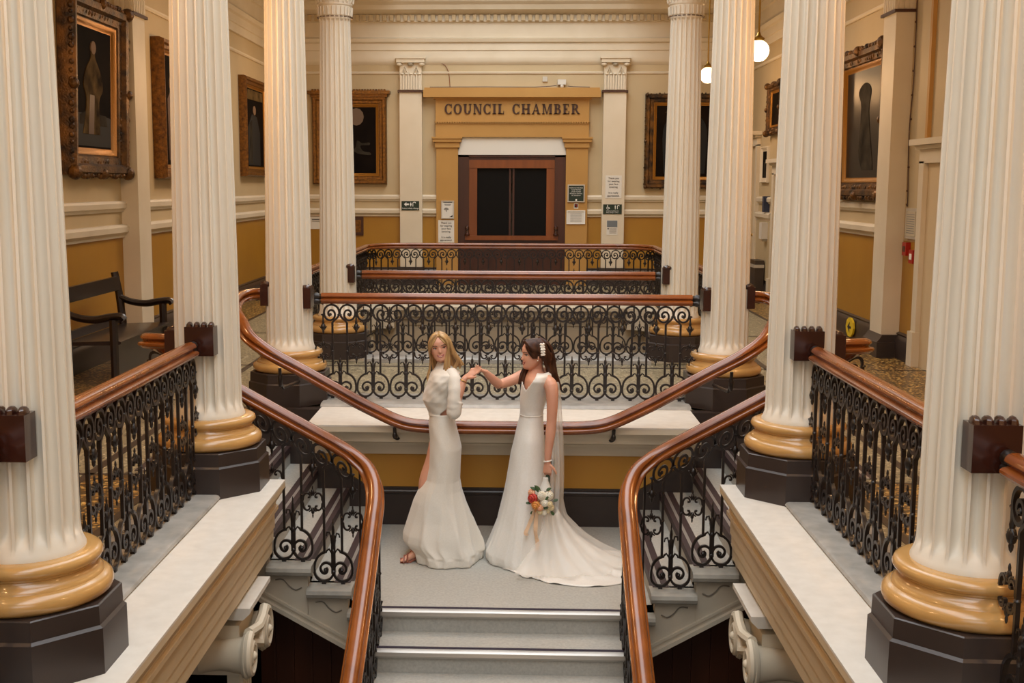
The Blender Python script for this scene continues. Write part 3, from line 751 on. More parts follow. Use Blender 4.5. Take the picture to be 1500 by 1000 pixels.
# arc-length placement of panels
UV = [V((p[0], p[1], 0)) for p in U]; seg = [(UV[i+1]-UV[i]).length for i in range(len(UV)-1)]; LT = sum(seg)
def at_len(q):
    for i, l in enumerate(seg):
        if q <= l or i == len(seg)-1: return UV[i]+(UV[i+1]-UV[i])*(q/l), (UV[i+1]-UV[i]).normalized()
        q -= l
n = int(LT/PP)
for i in range(n):
    p, dr_ = at_len(LT/2+(i-(n-1)/2)*LT/n)
    o = bpy.data.objects.new('iron_panel', PM['x', False]); COL.objects.link(o); o.parent = t
    o.location = V((p.x, p.y, .05))-V((0, 18.5, .05)); o.rotation_euler = (0, 0, atan2(dr_.y, dr_.x))

# ================================================================ STAIR RAILS
SL = .147/.26
def stair_rail(s):
    nm = SIDE[s]
    t = thing('stair_balustrade', (s*.95, 7.38, LZ), 'curving stair balustrade from the %s gallery down to the central flight' % nm, 'balustrade', 'curving stair balustrades')
    pts = [(2.0,7.02,.86),(2.08,7.03,.86),(2.15,7.07,.857),(2.19,7.16,.845),(2.17,7.28,.81),(2.08,7.37,.72),(1.9,7.4,.605),(1.66,7.4,.47),(1.4,7.4,.325),(1.2,7.4,.215),(1.05,7.4,.13),(.95,7.38,.07),(.86,7.32,.01),(.8,7.2,-.06),(.775,7.05,-.13),(.77,6.9,-.2),(.765,6.5,-.42),(.76,5.9,-.71),(.76,5.0,-1.14),(.76,4.4,-1.43)]
    path = catmull([(s*a, b, c) for a, b, c in pts], 5)
    MB().sweep(path, [(a*1.12, b) for a, b in RP]).build('handrail', M_RAIL, t)
    block(t, (s*2.02, 7.02, .9), 'x', s, .16, .16)
    for k in range(6):       # side flight
        x0 = .99+.26*k+.102; z0 = LZ+.147*(k+1)
        if k == 5: break
        def fn(u, z, v, x0=x0, z0=z0):
            kx = .26/PP; w_ = max(0, min(1, (z-.25)/.2)); uu = u*kx
            zz_ = z0+z+w_*(.09+SL*uu)
            return V((s*(x0+uu), 7.4+v, zz_))
        def rg_(c0, x0=x0, z0=z0):
            def g(u, z, v):
                w_ = max(0, min(1, (z-.05)/.45)); return V((s*(x0+u*.26/PP), 7.4+v, z0+z+(.88 if z < .55 else 1)*(.09+SL*c0*.26/PP)))
            return g
        m = MB(); panel(m, fn, ornament=k < 5, rigid=rg_); 
        if k == 0:
            pass
        m.build('iron_panel', M_IRON, t)
    # ornament between landing corner bar and first tread, and the corner bar itself
    m = MB()
    def fn0(u, z, v):
        uu = u*.26/PP; w_ = max(0, min(1, (z-.25)/.2)); return V((s*(.99+.102+uu), 7.4+v, LZ+.147+z+w_*(.09+SL*uu)))
    def fnl(u, z, v): return fn0(u-PP, z, v)
    panel(m, fnl, lower=False, rigid=lambda c0: (lambda u, z, v: V((s*(.99+.102+(u-PP)*.26/PP), 7.4+v, LZ+.147+z+(.88 if z < .55 else 1)*(.09-SL*.13)))))
    m.tube([(s*.915,7.4,LZ),(s*.915,7.4,.02)], .0075, 6)
    m.build('iron_panel', M_IRON, t)
    for k in range(0, 8):    # central flight
        y0 = 7.34-.31*k-.155; z0 = LZ-.147*(k+1)
        def fn(u, z, v, y0=y0, z0=z0):
            uu = u*.31/PP; w_ = max(0, min(1, (z-.25)/.2)); return V((s*.775+v, y0-uu, z0+z*.93+w_*(.0-.474*uu+ (0.02 if k < 2 else 0))))
        m = MB(); panel(m, fn); m.build('iron_panel', M_IRON, t)
for s in (-1, 1): stair_rail(s)
# wall handrail around the head of the landing
t = thing('wall_handrail', (0, 8.78, -.05), 'long swept mahogany handrail fixed to the wall behind the brides', 'handrail')
half = [(1.72,9.86,.88),(1.86,9.82,.885),(2.0,9.7,.88),(2.1,9.45,.865),(2.09,9.2,.82),(2.03,9.0,.73),(1.94,8.86,.64),(1.78,8.79,.535),(1.54,8.78,.405),(1.3,8.78,.27),(1.13,8.78,.175),(.96,8.78,.09),(.84,8.78,.035),(.72,8.78,0),(.55,8.78,-.015),(.3,8.78,-.018),(.1,8.78,-.018)]
half[0] = (2.06,9.87,.885); half[1] = (2.12,9.84,.885); half[2] = (2.18,9.74,.88); half[3] = (2.19,9.5,.865); half[4] = (2.15,9.25,.82)
path = catmull([(-a, b, c) for a, b, c in half]+[(a, b, c) for a, b, c in reversed(half)], 5)
MB().sweep(path, [(a*1.15, b*1.05) for a, b in RP]).build('handrail', M_RAIL, t)
for s in (-1, 1):
    b_ = MB().tube([(s*.83,8.78,.02),(s*.83,8.8,-.06),(s*.83,8.98,-.09)], .014, 8); b_.ball((s*.83,8.79,-.04), (.018,.018,.03)); b_.ball((s*.83, 8.98, -.09), .03)
    b_.build('bracket', M_IRON, t)
    b_ = MB().tube([(s*1.7,8.78,.47),(s*1.7,8.79,.36),(s*1.7,8.9,.3),(s*1.7,9.56,.24)], .013, 8); b_.ball((s*1.7,8.79,.38), (.02,.02,.06)); b_.build('bracket', M_IRON, t)
    block(t, (s*2.06, 9.87, .93), 'x', s, .15, .18)
    rail_end(t, (s*2.09, 9.86, .885), (-s, 0, 0))

# ================================================================ LOWER IONIC CAPITALS
for s in (-1, 1):
    OFF = lambda p: (p[0]-s*.08, p[1]-.22, p[2]-(.055 if p[2] > -3 else 0))
    t = thing('ionic_pilaster', (s*1.5, 6.75, -3.5), 'cream scroll-topped pilaster of the storey below, seen under the %s ledge' % SIDE[s], 'pilaster', 'scroll-topped pilasters below the ledges')
    m = MB().box(*sorted((s*1.55, s*1.62)), 6.56, 6.8, -3.5, -.83)
    for i in range(4): m.box(*sorted((s*1.53, s*1.56)), 6.57+i*.055, 6.605+i*.055, -3.3, -.85)
    m.mapped(OFF).build('shaft', M_TRIM, t)
    m = MB().prism([(s*1.45,-.472),(s*1.45,-.5),(s*1.49,-.54),(s*1.97,-.54),(s*1.97,-.472)], 'y', 6.40, 6.95); m.mapped(lambda p: (p[0]-s*.07, p[1]-.15, p[2]-.012)).build('abacus', M_WHITE, t)
    m = MB()
    for y in (6.47, 6.88):
        sp = spiral(0, 0, .125, .02, 90 if y < 6.7 else 90, 90+(-1 if y > 6.7 else 1)*(620), 44)
        m.tube([(s*1.46, y+(u if y > 6.7 else u)*.85, -.7+z) for u, z in sp], [(.024)]*45, 8)
        m.tube([(s*1.48, y+u*.8, -.7+z) for u, z in spiral(0,0,.115,.115,0,360,20)], .02, 6)
        rs = [[(s*x, y+.8*r*cos(a), -.7+r*sin(a)) for a in [2*pi*i/20 for i in range(20)]] for x, r in ((1.48,.11),(1.56,.095),(1.62,.085),(1.68,.09),(1.74,.105))]
        m.rings(rs); m.ball((s*1.45, y, -.7), .028)
    m.tube([(s*1.47, 6.47, -.57), (s*1.46, 6.58, -.59), (s*1.46, 6.68, -.61), (s*1.46, 6.78, -.59), (s*1.47, 6.88, -.57)], .03, 8)
    m.tube([(s*1.48, 6.56, -.66), (s*1.46, 6.68, -.71), (s*1.48, 6.8, -.66)], .03, 8)
    m.box(*sorted((s*1.53, s*1.96)), 6.5, 6.86, -.83, -.54)
    m.mapped(OFF).build('volutes', M_TRIM, t)

# ================================================================ PICTURES
gown = None
def painting(name_lab, c, n, up, w, h, style, cat='painting', grp=None, tilt=0):
    """c = centre on the wall, n = unit normal into the room; all built in a local frame"""
    c = V(c); n = V(n); r = V((0,0,1)).cross(n); u = V((0,0,1))
    if tilt: n, u = (n*cos(tilt)-u*sin(tilt)), (u*cos(tilt)+n*sin(tilt))
    F = lambda a, b, d: tuple(c+r*a+u*b+n*d)
    t = thing('framed_painting', tuple(c), name_lab, cat, grp)
    fw, dep, mF, mS = style['fw'], style['dep'], style['m'], style['slip']
    m = MB()
    prof = [(0,0),(0,dep*.7),(.12*fw,dep),(.35*fw,dep*.95),(.45*fw,dep*.7),(.7*fw,dep*.62),(.75*fw,dep*.5),(.8*fw,dep*.5),(.8*fw,.0)]
    rs = []
    for sx, sy in ((-1,-1),(1,-1),(1,1),(-1,1)):
        rs.append([F(sx*(w/2-q), sy*(h/2-q), d) for q, d in prof])
    m.rings(rs, loop=True)
    if style.get('ornate'):
        rnd = random.Random(5)
        per = 2*(w+h); k = int(per/.075)
        for i in range(k):
            q = per*i/k; 
            if q < w: a, b = -w/2+q, -h/2
            elif q < w+h: a, b = w/2, -h/2+q-w
            elif q < 2*w+h: a, b = w/2-(q-w-h), h/2
            else: a, b = -w/2, h/2-(q-2*w-h)
            for j in range(2):
                f = .95-.3*j; rr = style['orn']*rnd.uniform(.7, 1.3)
                aa = a*(1-.0) - (.5*fw*j*(1 if a > 0 else -1) if abs(abs(a)-w/2) < .01 else 0); bb = b-(.5*fw*j*(1 if b > 0 else -1) if abs(abs(b)-h/2) < .01 else 0)
                m.ball(F(aa+rnd.uniform(-.01,.01), bb+rnd.uniform(-.01,.01), dep*f*.85), rr, 7, 5)
        for sx in (-1, 1):
            for sy in (-1, 1): m.ball(F(sx*w/2*.97, sy*h/2*.97, dep*.9), style['orn']*2.6, 9, 7); 
            m.ball(F(sx*w/2*.98, 0, dep*.9), style['orn']*1.9, 9, 7)
        for sy in (-1, 1): m.ball(F(0, sy*h/2*.98, dep*.9), style['orn']*2, 9, 7)
    if style.get('cornice'):
        P = lambda a, b, d: F(a, b, d)
        for z0, z1, o, dd in ((0,.05,.02,dep*1.2),(.05,.11,.07,dep*1.6)):
            m.add([F(a*(w/2+o), h/2-.02+z, d) for z in (z0, z1) for a, d in ((-1,0),(1,0),(1,dd),(-1,dd))], [(0,3,2,1),(4,5,6,7),(0,1,5,4),(1,2,6,5),(2,3,7,6),(3,0,4,7)])
        k = int(w/.05)
        for i in range(k): m.ball(F(-w/2+(i+.5)*w/k, h/2+.1, dep*1.3), .022, 6, 5)
    m.build('frame', mF, t)
    m = MB(); rs = []
    for sx, sy in ((-1,-1),(1,-1),(1,1),(-1,1)):
        rs.append([F(sx*(w/2-q), sy*(h/2-q), d) for q, d in ((.79*fw,0),(.79*fw,dep*.54),(.86*fw,dep*.5),(.93*fw,dep*.36),(fw+.01,dep*.3),(fw+.01,0))])
    m.rings(rs, loop=True); m.build('slip', mS, t)
    a, b = w/2-fw, h/2-fw
    m = MB().add([F(-a,-b,dep*.3), F(a,-b,dep*.3), F(a,b,dep*.3), F(-a,b,dep*.3), F(-a,-b,.004), F(a,-b,.004), F(a,b,.004), F(-a,b,.004)], [(0,1,2,3),(7,6,5,4),(0,4,5,1),(1,5,6,2),(2,6,7,3),(3,7,4,0)])
    cv = m.build('canvas', style['canvas'], t, smooth=0)
    # painted figures, as thin relief patches on the canvas
    for k, (poly, mt) in enumerate(style.get('figs', ())):
        e = .004+.002*k
        if len(poly) > 6 and len(poly) != 12 or poly is gown: poly = [(p.x, p.y) for p in catmull([(q[0], q[1], 0) for q in poly], 4)]
        pts = [F(q[0]*a, q[1]*b, dep*.3+e) for q in poly]; p2 = [F(q[0]*a, q[1]*b, dep*.3-.002) for q in poly]
        nn = len(poly); MB().add(pts+p2, [tuple(range(nn)), tuple(range(2*nn-1, nn-1, -1))]+[(i, (i+1) % nn, nn+(i+1) % nn, nn+i) for i in range(nn)]).build('painted_figure', mt, cv, smooth=0)
    return t
M_CV1 = mat('dark_varnished_canvas', '#0b0908', .8, noise=(2.2, '#1c1510', 4, (1,1,1), .25), spec=.04)
M_CV2 = mat('brown_canvas', '#0e0b08', .8, noise=(2.5, '#221810', 4, (1,1,1), .25), spec=.04)
M_CV3 = mat('grey_brown_canvas', '#1d1915', .3, noise=(1.6, '#100d0b', 4, (1,1,.5), .2), spec=.22)
M_FG1 = mat('painted_pale_gold', '#6a5636', .8, noise=(5, '#1f160d', 5, (1,1,1), .2), spec=.04); M_FG2 = mat('painted_black', '#090807', .8)
M_FG3 = mat('painted_flesh', '#745a42', .8); M_FG4 = mat('painted_pale_grey', '#413c33', .8, noise=(5, '#1d1a16', 4, (1,1,1), .25), spec=.04); M_FG5 = mat('painted_red', '#3a1c14', .5)
def ell(cx, cy, rx, ry, n=12): return [(cx+rx*cos(2*pi*i/n), cy+ry*sin(2*pi*i/n)) for i in range(n)]
gown = [(-.55,-.75),(-.35,-.2),(-.5,.05),(-.38,.3),(-.12,.5),(-.1,.6),(.08,.6),(.12,.5),(.42,.25),(.5,.0),(.3,-.2),(.35,-.75)]
ST1 = dict(fw=.26, dep=.17, m=M_GOLDD, slip=M_GOLDL, canvas=M_CV1, ornate=True, orn=.028,
           figs=[([(-.95,-.95),(.95,-.95),(.95,-.45),(.2,-.4),(-.95,-.42)], M_FG2), ([(-.7,-.45),(-.4,-.38),(.7,-.42),(.75,-.6),(-.7,-.6)], M_FG4), (gown, M_FG1), ([(-.28,-.75),(-.2,-.1),(.05,-.1),(.0,-.75)], M_FG5), (ell(0,.68,.13,.11), M_FG3)])
painting('tall portrait of a robed figure in a deep carved gilt frame on the left wall', (-WX, 12.0, 2.8), (1,0,0), None, 1.6, 1.72, ST1, tilt=.03)
ST2 = dict(fw=.16, dep=.16, m=M_GOLD, slip=M_GOLDL, canvas=M_CV2, figs=[([(-.3,-.9),(-.35,.2),(0,.4),(.35,.2),(.3,-.9)], M_FG5), (ell(0,.5,.16,.13), M_FG3)])
painting('gilt framed painting on the left wall, mostly hidden behind the second column', (-WX, 14.75, 2.75), (1,0,0), None, 1.25, 1.66, ST2)
ST3 = dict(fw=.15, dep=.13, m=M_GOLD, slip=M_GOLDL, canvas=M_CV1, figs=[([(-.6,-.95),(-.6,.0),(-.2,.35),(.3,.3),(.6,-.1),(.6,-.95)], M_FG2), ([(-.5,-.9),(-.45,.1),(-.2,.2),(-.2,-.9)], M_FG4), (ell(.05,.45,.14,.12), M_FG3), ([(-.9,.7),(.9,.72),(.9,.95),(-.9,.95)], M_FG1)])
painting('dark portrait in a gilt frame on the left wall between second and third columns', (-WX, 19.45, 2.76), (1,0,0), None, 1.75, 1.56, ST3)
ST4 = dict(fw=.19, dep=.12, m=M_GOLD, slip=M_GOLDL, canvas=M_CV1, cornice=True, figs=[(ell(.25,.7,.28,.26), mat('painted_dusky_cloud', '#5a4636', .5)), ([(.1,-.3),(.22,-.2),(.28,.0),(.45,-.08),(.72,-.06),(.72,-.14),(.4,-.16),(.5,-.32),(.75,-.36),(.75,-.44),(.3,-.4)], M_FG4)])
painting('gilt framed painting with corniced top on the far wall left of the doorway', (-2.99, WB, 2.66), (0,-1,0), None, 1.37, 1.6, ST4)
ST5 = dict(fw=.2, dep=.13, m=M_GOLDD, slip=M_GOLDL, canvas=M_CV2, ornate=True, orn=.014, figs=[([(-.7,-.9),(-.75,.3),(-.4,.75),(0,.88),(.4,.75),(.75,.3),(.7,-.9)], M_FG2), ([(-.7,.8),(-.3,.97),(.3,.97),(.1,.85),(-.4,.7)], M_FG1)])
painting('gilt framed dark painting on the far wall right of the doorway', (3.15, WB, 2.65), (0,-1,0), None, 1.46, 1.7, ST5)
ST6 = dict(fw=.22, dep=.16, m=M_GOLDD, slip=M_GOLDL, canvas=M_CV3, ornate=True, orn=.03, figs=[([(-.1,-.85),(-.3,-.5),(-.2,.3),(-.35,.6),(0,.75),(.3,.6),(.2,.2),(.4,-.6),(.45,-.85)], M_FG4)])
painting('large portrait behind glass in a carved gilt frame on the right wall', (WX, 14.36, 2.58), (-1,0,0), None, 1.98, 1.72, ST6, tilt=.02)
ST7 = dict(fw=.13, dep=.1, m=M_GOLDD, slip=M_GOLDL, canvas=M_CV2, ornate=True, orn=.022)
painting('small ornate gilt frame high on the right wall beside the second column', (WX, 19.3, 3.07), (-1,0,0), None, .95, .78, ST7)
ST8 = dict(fw=.07, dep=.05, m=M_TRIM, slip=M_TRIM, canvas=M_CV1, figs=[([(-.4,-.9),(-.3,.2),(.3,.2),(.4,-.9)], M_FG4)])
painting('little pale framed picture low on the right wall by the far doorway', (WX, 20.1, 2.2), (-1,0,0), None, .56, .6, ST8)

# ================================================================ SIGNS AND NOTICES
def text_mesh(s, size, y, x, z, m, parent, align='CENTER', dep=.002, face='-y', nm='lettering'):
    cu = bpy.data.curves.new('t', 'FONT'); cu.body = s; cu.size = size; cu.align_x = align; cu.extrude = dep; cu.resolution_u = 2; cu.space_line = 1.15
    o = bpy.data.objects.new('t', cu); COL.objects.link(o)
    me = bpy.data.meshes.new_from_object(o); bpy.data.objects.remove(o); me.materials.clear(); me.materials.append(m)
    q = bpy.data.objects.new(nm, me); COL.objects.link(q); q.parent = parent
    R = {'-y': (pi/2, 0, 0), '+x': (pi/2, 0, pi/2), '-x': (pi/2, 0, -pi/2)}[face]
    q.rotation_euler = R; q.location = V((x, y, z))-wloc(parent); return q
def board(name, lab, cat, x0, x1, z0, z1, y, m, frame=None, grp=None, dep=.012):
    t = thing(name, ((x0+x1)/2, y, (z0+z1)/2), lab, cat, grp)
    MB().box(x0, x1, y-dep, y, z0, z1).build('sheet' if m is M_PAPER else 'board', m, t, smooth=0)
    if frame:
        f = MB(); w_ = .018
        f.box(x0-w_, x1+w_, y-.025, y, z1, z1+w_); f.box(x0-w_, x1+w_, y-.025, y, z0-w_, z0); f.box(x0-w_, x0, y-.025, y, z0, z1); f.box(x1, x1+w_, y-.025, y, z0, z1)
        f.build('frame', frame, t, smooth=0)
    return t
def bars(t, m, lst, y):
    q = MB()
    for x0, x1, z0, z1 in lst: q.box(x0, x1, y-.003, y, z0, z1)
    return q.build('print', m, t, smooth=0)
YP = WB-.12; YJ = WB-.09
t = board('toilet_sign', 'dark green sign with a white left arrow and toilet symbols', 'sign', -2.03, -1.705, 1.385, 1.555, YP, M_GREEN)
def figs(t, x, z, h, y, m, female=False):
    q = MB(); q.lathe([(0,0),(h*.1,h*.05),(0,h*.1)], (x, y, z+h*.88), 8); 
    q.prism([(x-h*.12,z+h*.8),(x+h*.12,z+h*.8),(x+(h*.22 if female else h*.1),z+h*.3),(x+h*.07,z+h*.3),(x+h*.06,z),(x-h*.06,z),(x-h*.07,z+h*.3),(x-(h*.22 if female else h*.1),z+h*.3)], 'y', y-.003, y)
    return q.build('pictogram', m, t, smooth=0)
q = MB().prism([(-1.985,1.495),(-1.94,1.535),(-1.94,1.51),(-1.895,1.51),(-1.895,1.48),(-1.94,1.48),(-1.94,1.455)], 'y', YP-.015, YP-.012); q.build('arrow', M_LINE, t, smooth=0)
figs(t, -1.86, 1.455, .08, YP-.012, M_LINE, True); q = MB().tube([(-1.82,YP-.014,1.455),(-1.82,YP-.014,1.52),(-1.80,YP-.014,1.535),(-1.775,YP-.014,1.53),(-1.77,YP-.014,1.515)], .007, 5); q.build('hook_symbol', M_LINE, t)
text_mesh('Toilets & Baby Change', .034, YP-.014, -1.868, 1.41, M_LINE, t)
t = board('framed_notice', 'silver framed notice with a small diagram on the left door jamb', 'notice', -1.28, -1.08, 1.25, 1.545, YJ, M_PAPER, M_SILVER)
bars(t, M_PAPERG, [(-1.26,-1.1,1.525,1.54),(-1.24,-1.12,1.49,1.497),(-1.23,-1.13,1.475,1.481)], YJ-.012)
q = MB()
for r in (.015, .03, .045): q.tube([(-1.205+r*cos(radians(a)), YJ-.014, 1.385+r*sin(radians(a))) for a in range(20, 161, 20)], .004, 5)
q.box(-1.21,-1.2,YJ-.015,YJ-.012,1.36,1.385); q.prism([(-1.15,1.26),(-1.09,1.26),(-1.09,1.3)], 'y', YJ-.015, YJ-.012); q.build('diagram', M_INK, t)
TX = 'Thank you\nfor wearing\nyour face\ncovering.\n\nIt is really\nappreciated.'
t = board('paper_notice', 'white paper notice in large print on the left door jamb', 'notice', -1.355, -1.06, .79, 1.205, YJ, M_PAPER, grp='face covering notices', dep=.004)
text_mesh(TX, .046, YJ-.006, -1.207, 1.14, M_INK, t)
t = board('paper_notice', 'white paper notice in large print on the pilaster right of the doorway', 'notice', 1.715, 2.01, 1.615, 2.03, YP, M_PAPER, grp='face covering notices', dep=.004)
text_mesh(TX, .046, YP-.006, 1.862, 1.965, M_INK, t)
t = board('information_sign', 'square dark green sign with white text on the right door jamb', 'sign', 1.045, 1.32, 1.56, 1.845, YJ, M_GREEN, M_SILVER)
text_mesh('Additional Induction\nLoop Hearers\nplease contact\nReception Services\nfor assistance', .03, YJ-.014, 1.182, 1.795, M_LINE, t)
bars(t, M_LINE, [(1.17,1.2,1.57,1.6)], YJ-.012)
t = board('loop_sign', 'tiny red and black square sticker on the right door jamb', 'sign', 1.145, 1.225, 1.425, 1.52, YJ, M_PAPER, dep=.004)
bars(t, M_INK, [(1.155,1.215,1.445,1.51)], YJ-.004); q = MB().tube([(1.17,YJ-.008,1.47),(1.18,YJ-.008,1.5),(1.2,YJ-.008,1.495),(1.19,YJ-.008,1.47),(1.2,YJ-.008,1.455)], .006, 5); q.build('symbol', M_RED, t)
t = board('framed_notice', 'white framed notice of small print on the right door jamb', 'notice', 1.03, 1.335, 1.16, 1.375, YJ, M_PAPER, M_LINE)
bars(t, M_PAPERG, [(1.08,1.29,1.34-.022*i,1.343-.022*i) for i in range(8)], YJ-.012)
t = board('toilet_sign', 'dark green sign with wheelchair and toilet symbols right of the doorway', 'sign', 1.68, 2.02, 1.33, 1.505, YP, M_GREEN)
figs(t, 1.9, 1.415, .08, YP-.012, M_LINE); q = MB().tube([(1.76,YP-.014,1.48),(1.76,YP-.014,1.45),(1.785,YP-.014,1.45),(1.8,YP-.014,1.425)], .006, 5)
q.tube([(1.765+.022*cos(radians(a)),YP-.014,1.44+.022*sin(radians(a))) for a in range(100,380,20)], .004, 5); q.ball((1.76,YP-.014,1.49),.008,6,5); q.tube([(1.94,YP-.014,1.42),(1.94,YP-.014,1.48),(1.96,YP-.014,1.49),(1.975,YP-.014,1.475)], .006, 5); q.build('pictogram', M_LINE, t)
text_mesh('Disabled facilities and', .026, YP-.014, 1.85, 1.378, M_LINE, t); text_mesh('Baby Change, Toilets', .026, YP-.014, 1.85, 1.348, M_LINE, t)
t = board('paper_poster', 'small poster with a grey upper half on the pilaster right of the doorway', 'poster', 1.75, 1.95, .945, 1.215, YP, M_PAPER, dep=.004)
bars(t, M_PAPERG, [(1.755,1.945,1.09,1.21)], YP-.004); bars(t, M_INK, [(1.765,1.79,1.05,1.07)]+[(1.8,1.93,1.06-.02*i,1.064-.02*i) for i in range(5)], YP-.004)
t = board('wooden_plaque', 'small brown framed plaque beside the farthest left column', 'plaque', -3.05, -2.755, .915, 1.26, WB, M_WOODD, grp=None, dep=.03)
MB().box(-3.0,-2.8,WB-.034,WB-.03,.97,1.2).build('plate', M_GOLD, t, smooth=0)
t = board('white_sign', 'white sign board low on the far wall between the left columns', 'sign', -3.8, -3.5, 1.03, 1.26, WB, M_PAPER, dep=.01)
bars(t, M_INK, [(-3.72,-3.56,1.2,1.215),(-3.72,-3.56,1.17,1.18)], WB-.01)
t = thing('sensor_box', (.9, WB-.2, 3.6), 'small white alarm box resting on top of the doorway surround', 'alarm sensor')
MB().box(.82,.97,WB-.12,WB-.02,3.66,3.75).build('casing', M_CAST, t); MB().lathe([(0,0),(.03,.01),(.035,.04),(.02,.06)], (.9,WB-.1,3.6), 12).build('sensor_dome', M_CAST, t)
t = tag(MB().box(.55,.635,WB-.03,WB,3.72,3.81).build('blank_plate', M_SILVER), 'small grey square plate on the wall above the doorway', 'wall plate')
cb = MB()
cb.tube([(-1.5,WB-.18,3.61),(-.5,WB-.18,3.615),(.4,WB-.18,3.61),(.7,WB-.15,3.63),(.8,WB-.15,3.64)], .007, 5); cb.tube([(1.0,WB-.16,3.63),(1.1,WB-.15,3.62),(1.4,WB-.18,3.61)], .007, 5)
tag(cb.build('cable', M_WOODD), 'thin dark cable along the top of the doorway surround', 'cable')
cb = MB().tube(catmull([(-1.33,WB-.02,4.06),(-1.22,WB-.02,4.0),(-1.16,WB-.02,3.85),(-1.14,WB-.02,3.62)],5), .006, 5); tag(cb.build('cable', M_WOODM), 'short curved cable dropping to the left of the word COUNCIL', 'cable')

# ================================================================ RIGHT GALLERY DOORS AND FITTINGS
def casing(nm, y0, y1, z1, lab, s=1):
    t = thing('door_'+nm, (s*WX, (y0+y1)/2, 0), lab, 'door'); t['kind'] = 'structure'
    m = MB()
    for a, b in ((y0, y0+.14), (y1-.14, y1)): m.box(*sorted((s*(WX-.06), s*(WX+.02))), a, b, .35, z1); m.box(*sorted((s*(WX-.09), s*(WX+.02))), a-.01, b+.01, 0, .36)
    m.box(*sorted((s*(WX-.06), s*(WX+.02))), y0, y1, z1-.02, z1+.12); m.box(*sorted((s*(WX-.1), s*(WX+.02))), y0-.03, y1+.03, z1+.12, z1+.16); m.box(*sorted((s*(WX-.15), s*(WX+.02))), y0-.07, y1+.07, z1+.16, z1+.22)
    m.build('architrave', M_TRIM, t, smooth=0)
    MB().box(*sorted((s*(WX-.012), s*(WX+.01))), y0+.14, y1-.14, 0, z1-.02).build('door_leaf', mat('cream_door_'+nm, '#cdb894', .5), t)
    k = MB().ball((s*(WX-.04), y0+.24, 1.0), .03); k.build('door_knob', M_BRASS, t); return t
casing('2', 10.9, 12.35, 2.1, 'cream doorway in the right wall beside the nearest column')
casing('3', 17.9, 19.35, 2.05, 'cream moulded doorway in the right wall beside the second column')
casing('4', 20.6, 21.9, 2.55, 'tall cream doorway at the far end of the right wall')
t = thing('notice_frame', (WX, 12.6, 1.45), 'grey framed notice on the right wall beside the pier', 'notice')
MB().box(WX-.03,WX,12.42,12.78,1.3,1.62).build('frame', M_SILVER, t, smooth=0); MB().box(WX-.034,WX-.03,12.45,12.75,1.33,1.59).build('sheet', mat('faded_sheet','#b5a88f',.7), t, smooth=0)
q = MB()
for i in range(9): q.box(WX-.036,WX-.034,12.48,12.72,1.36+i*.024,1.365+i*.024)
q.build('print', M_PAPERG, t, smooth=0)
for y, z, lab in ((12.72, 1.19, 'dark red fire alarm call point on the right wall, farther from the door'), (12.5, 1.12, 'red fire alarm call point with a white face on the right wall, nearer the door')):
    t = thing('alarm_call_point', (WX, y, z), lab, 'fire alarm', 'red call points')
    MB().box(WX-.05,WX+.01,y-.06,y+.06,z-.07,z+.07).build('casing', M_RED, t); MB().box(WX-.053,WX-.05,y-.035,y+.035,z-.03,z+.03).build('face', M_LINE if y < 12.6 else M_WOODD, t, smooth=0)
t = thing('arrow_sign', (WX-.07, 14.5, .1), 'yellow sign with a black arrow against the right skirting', 'sign')
m = MB().rings([[(WX-d, 14.5+.16*cos(a), .14+.12*sin(a)) for a in [2*pi*i/10 for i in range(10)]] for d in (.085, .06)]); m.build('board', M_YSIGN, t, smooth=0)
m = MB().add([(WX-.088, 14.5+a, .14+b) for a, b in ((.08,0),(-.02,.07),(-.02,.045),(-.0,.015),(-.08,.015),(-.08,-.015),(.0,-.015),(-.02,-.045),(-.02,-.07))], [(0,1,2,3,4,5,6,7,8)]); m.build('arrow', M_INK, t, smooth=0)
cb = MB().tube(catmull([(WX-.01,12.82,3.9),(WX-.01,12.8,3.0),(WX-.01,12.86,2.4),(WX-.01,12.8,1.7),(WX-.01,12.84,1.66)],6), .006, 5)
for i in range(9): cb.ball((WX-.012, 12.82, 1.8+i*.25), .012, 6, 5)
tag(cb.build('cable', M_WOODD), 'thin clipped cable running down the wall beside the right pier', 'cable')
tag(MB().box(WX-.04,WX,12.22,12.28,2.33,5.25).build('conduit', M_OCHRE2), 'tall ochre painted conduit above the doorway at right', 'conduit')
t = thing('hand_sanitiser', (WX-.05, 19.75, 1.1), 'white rounded hand sanitiser dispenser on the right wall near the far doorway', 'dispenser')
MB().box(WX-.13,WX-.03,19.65,19.85,.98,1.25).build('casing', M_CAST, t); MB().box(WX-.1,WX-.02,19.7,19.8,.94,.98).build('nozzle', M_SILVER, t)
tag(MB().box(WX-.1,WX,19.7,19.82,1.42,1.68).build('card_reader', mat('dark_blue_plastic', '#26304a', .5)), 'dark blue box on the chair rail of the right wall', 'wall box')
t = thing('floor_heater', (WX-.15, 20.0, 0), 'dark metal grille standing low against the far right wall', 'heater')
MB().box(WX-.2,WX-.05,19.75,20.25,0,.62).build('casing', mat('dark_metal', '#4a4038', .4, metal=.4), t); MB().box(WX-.22,WX-.05,19.73,20.27,.5,.55).build('rim', M_SILVER, t)

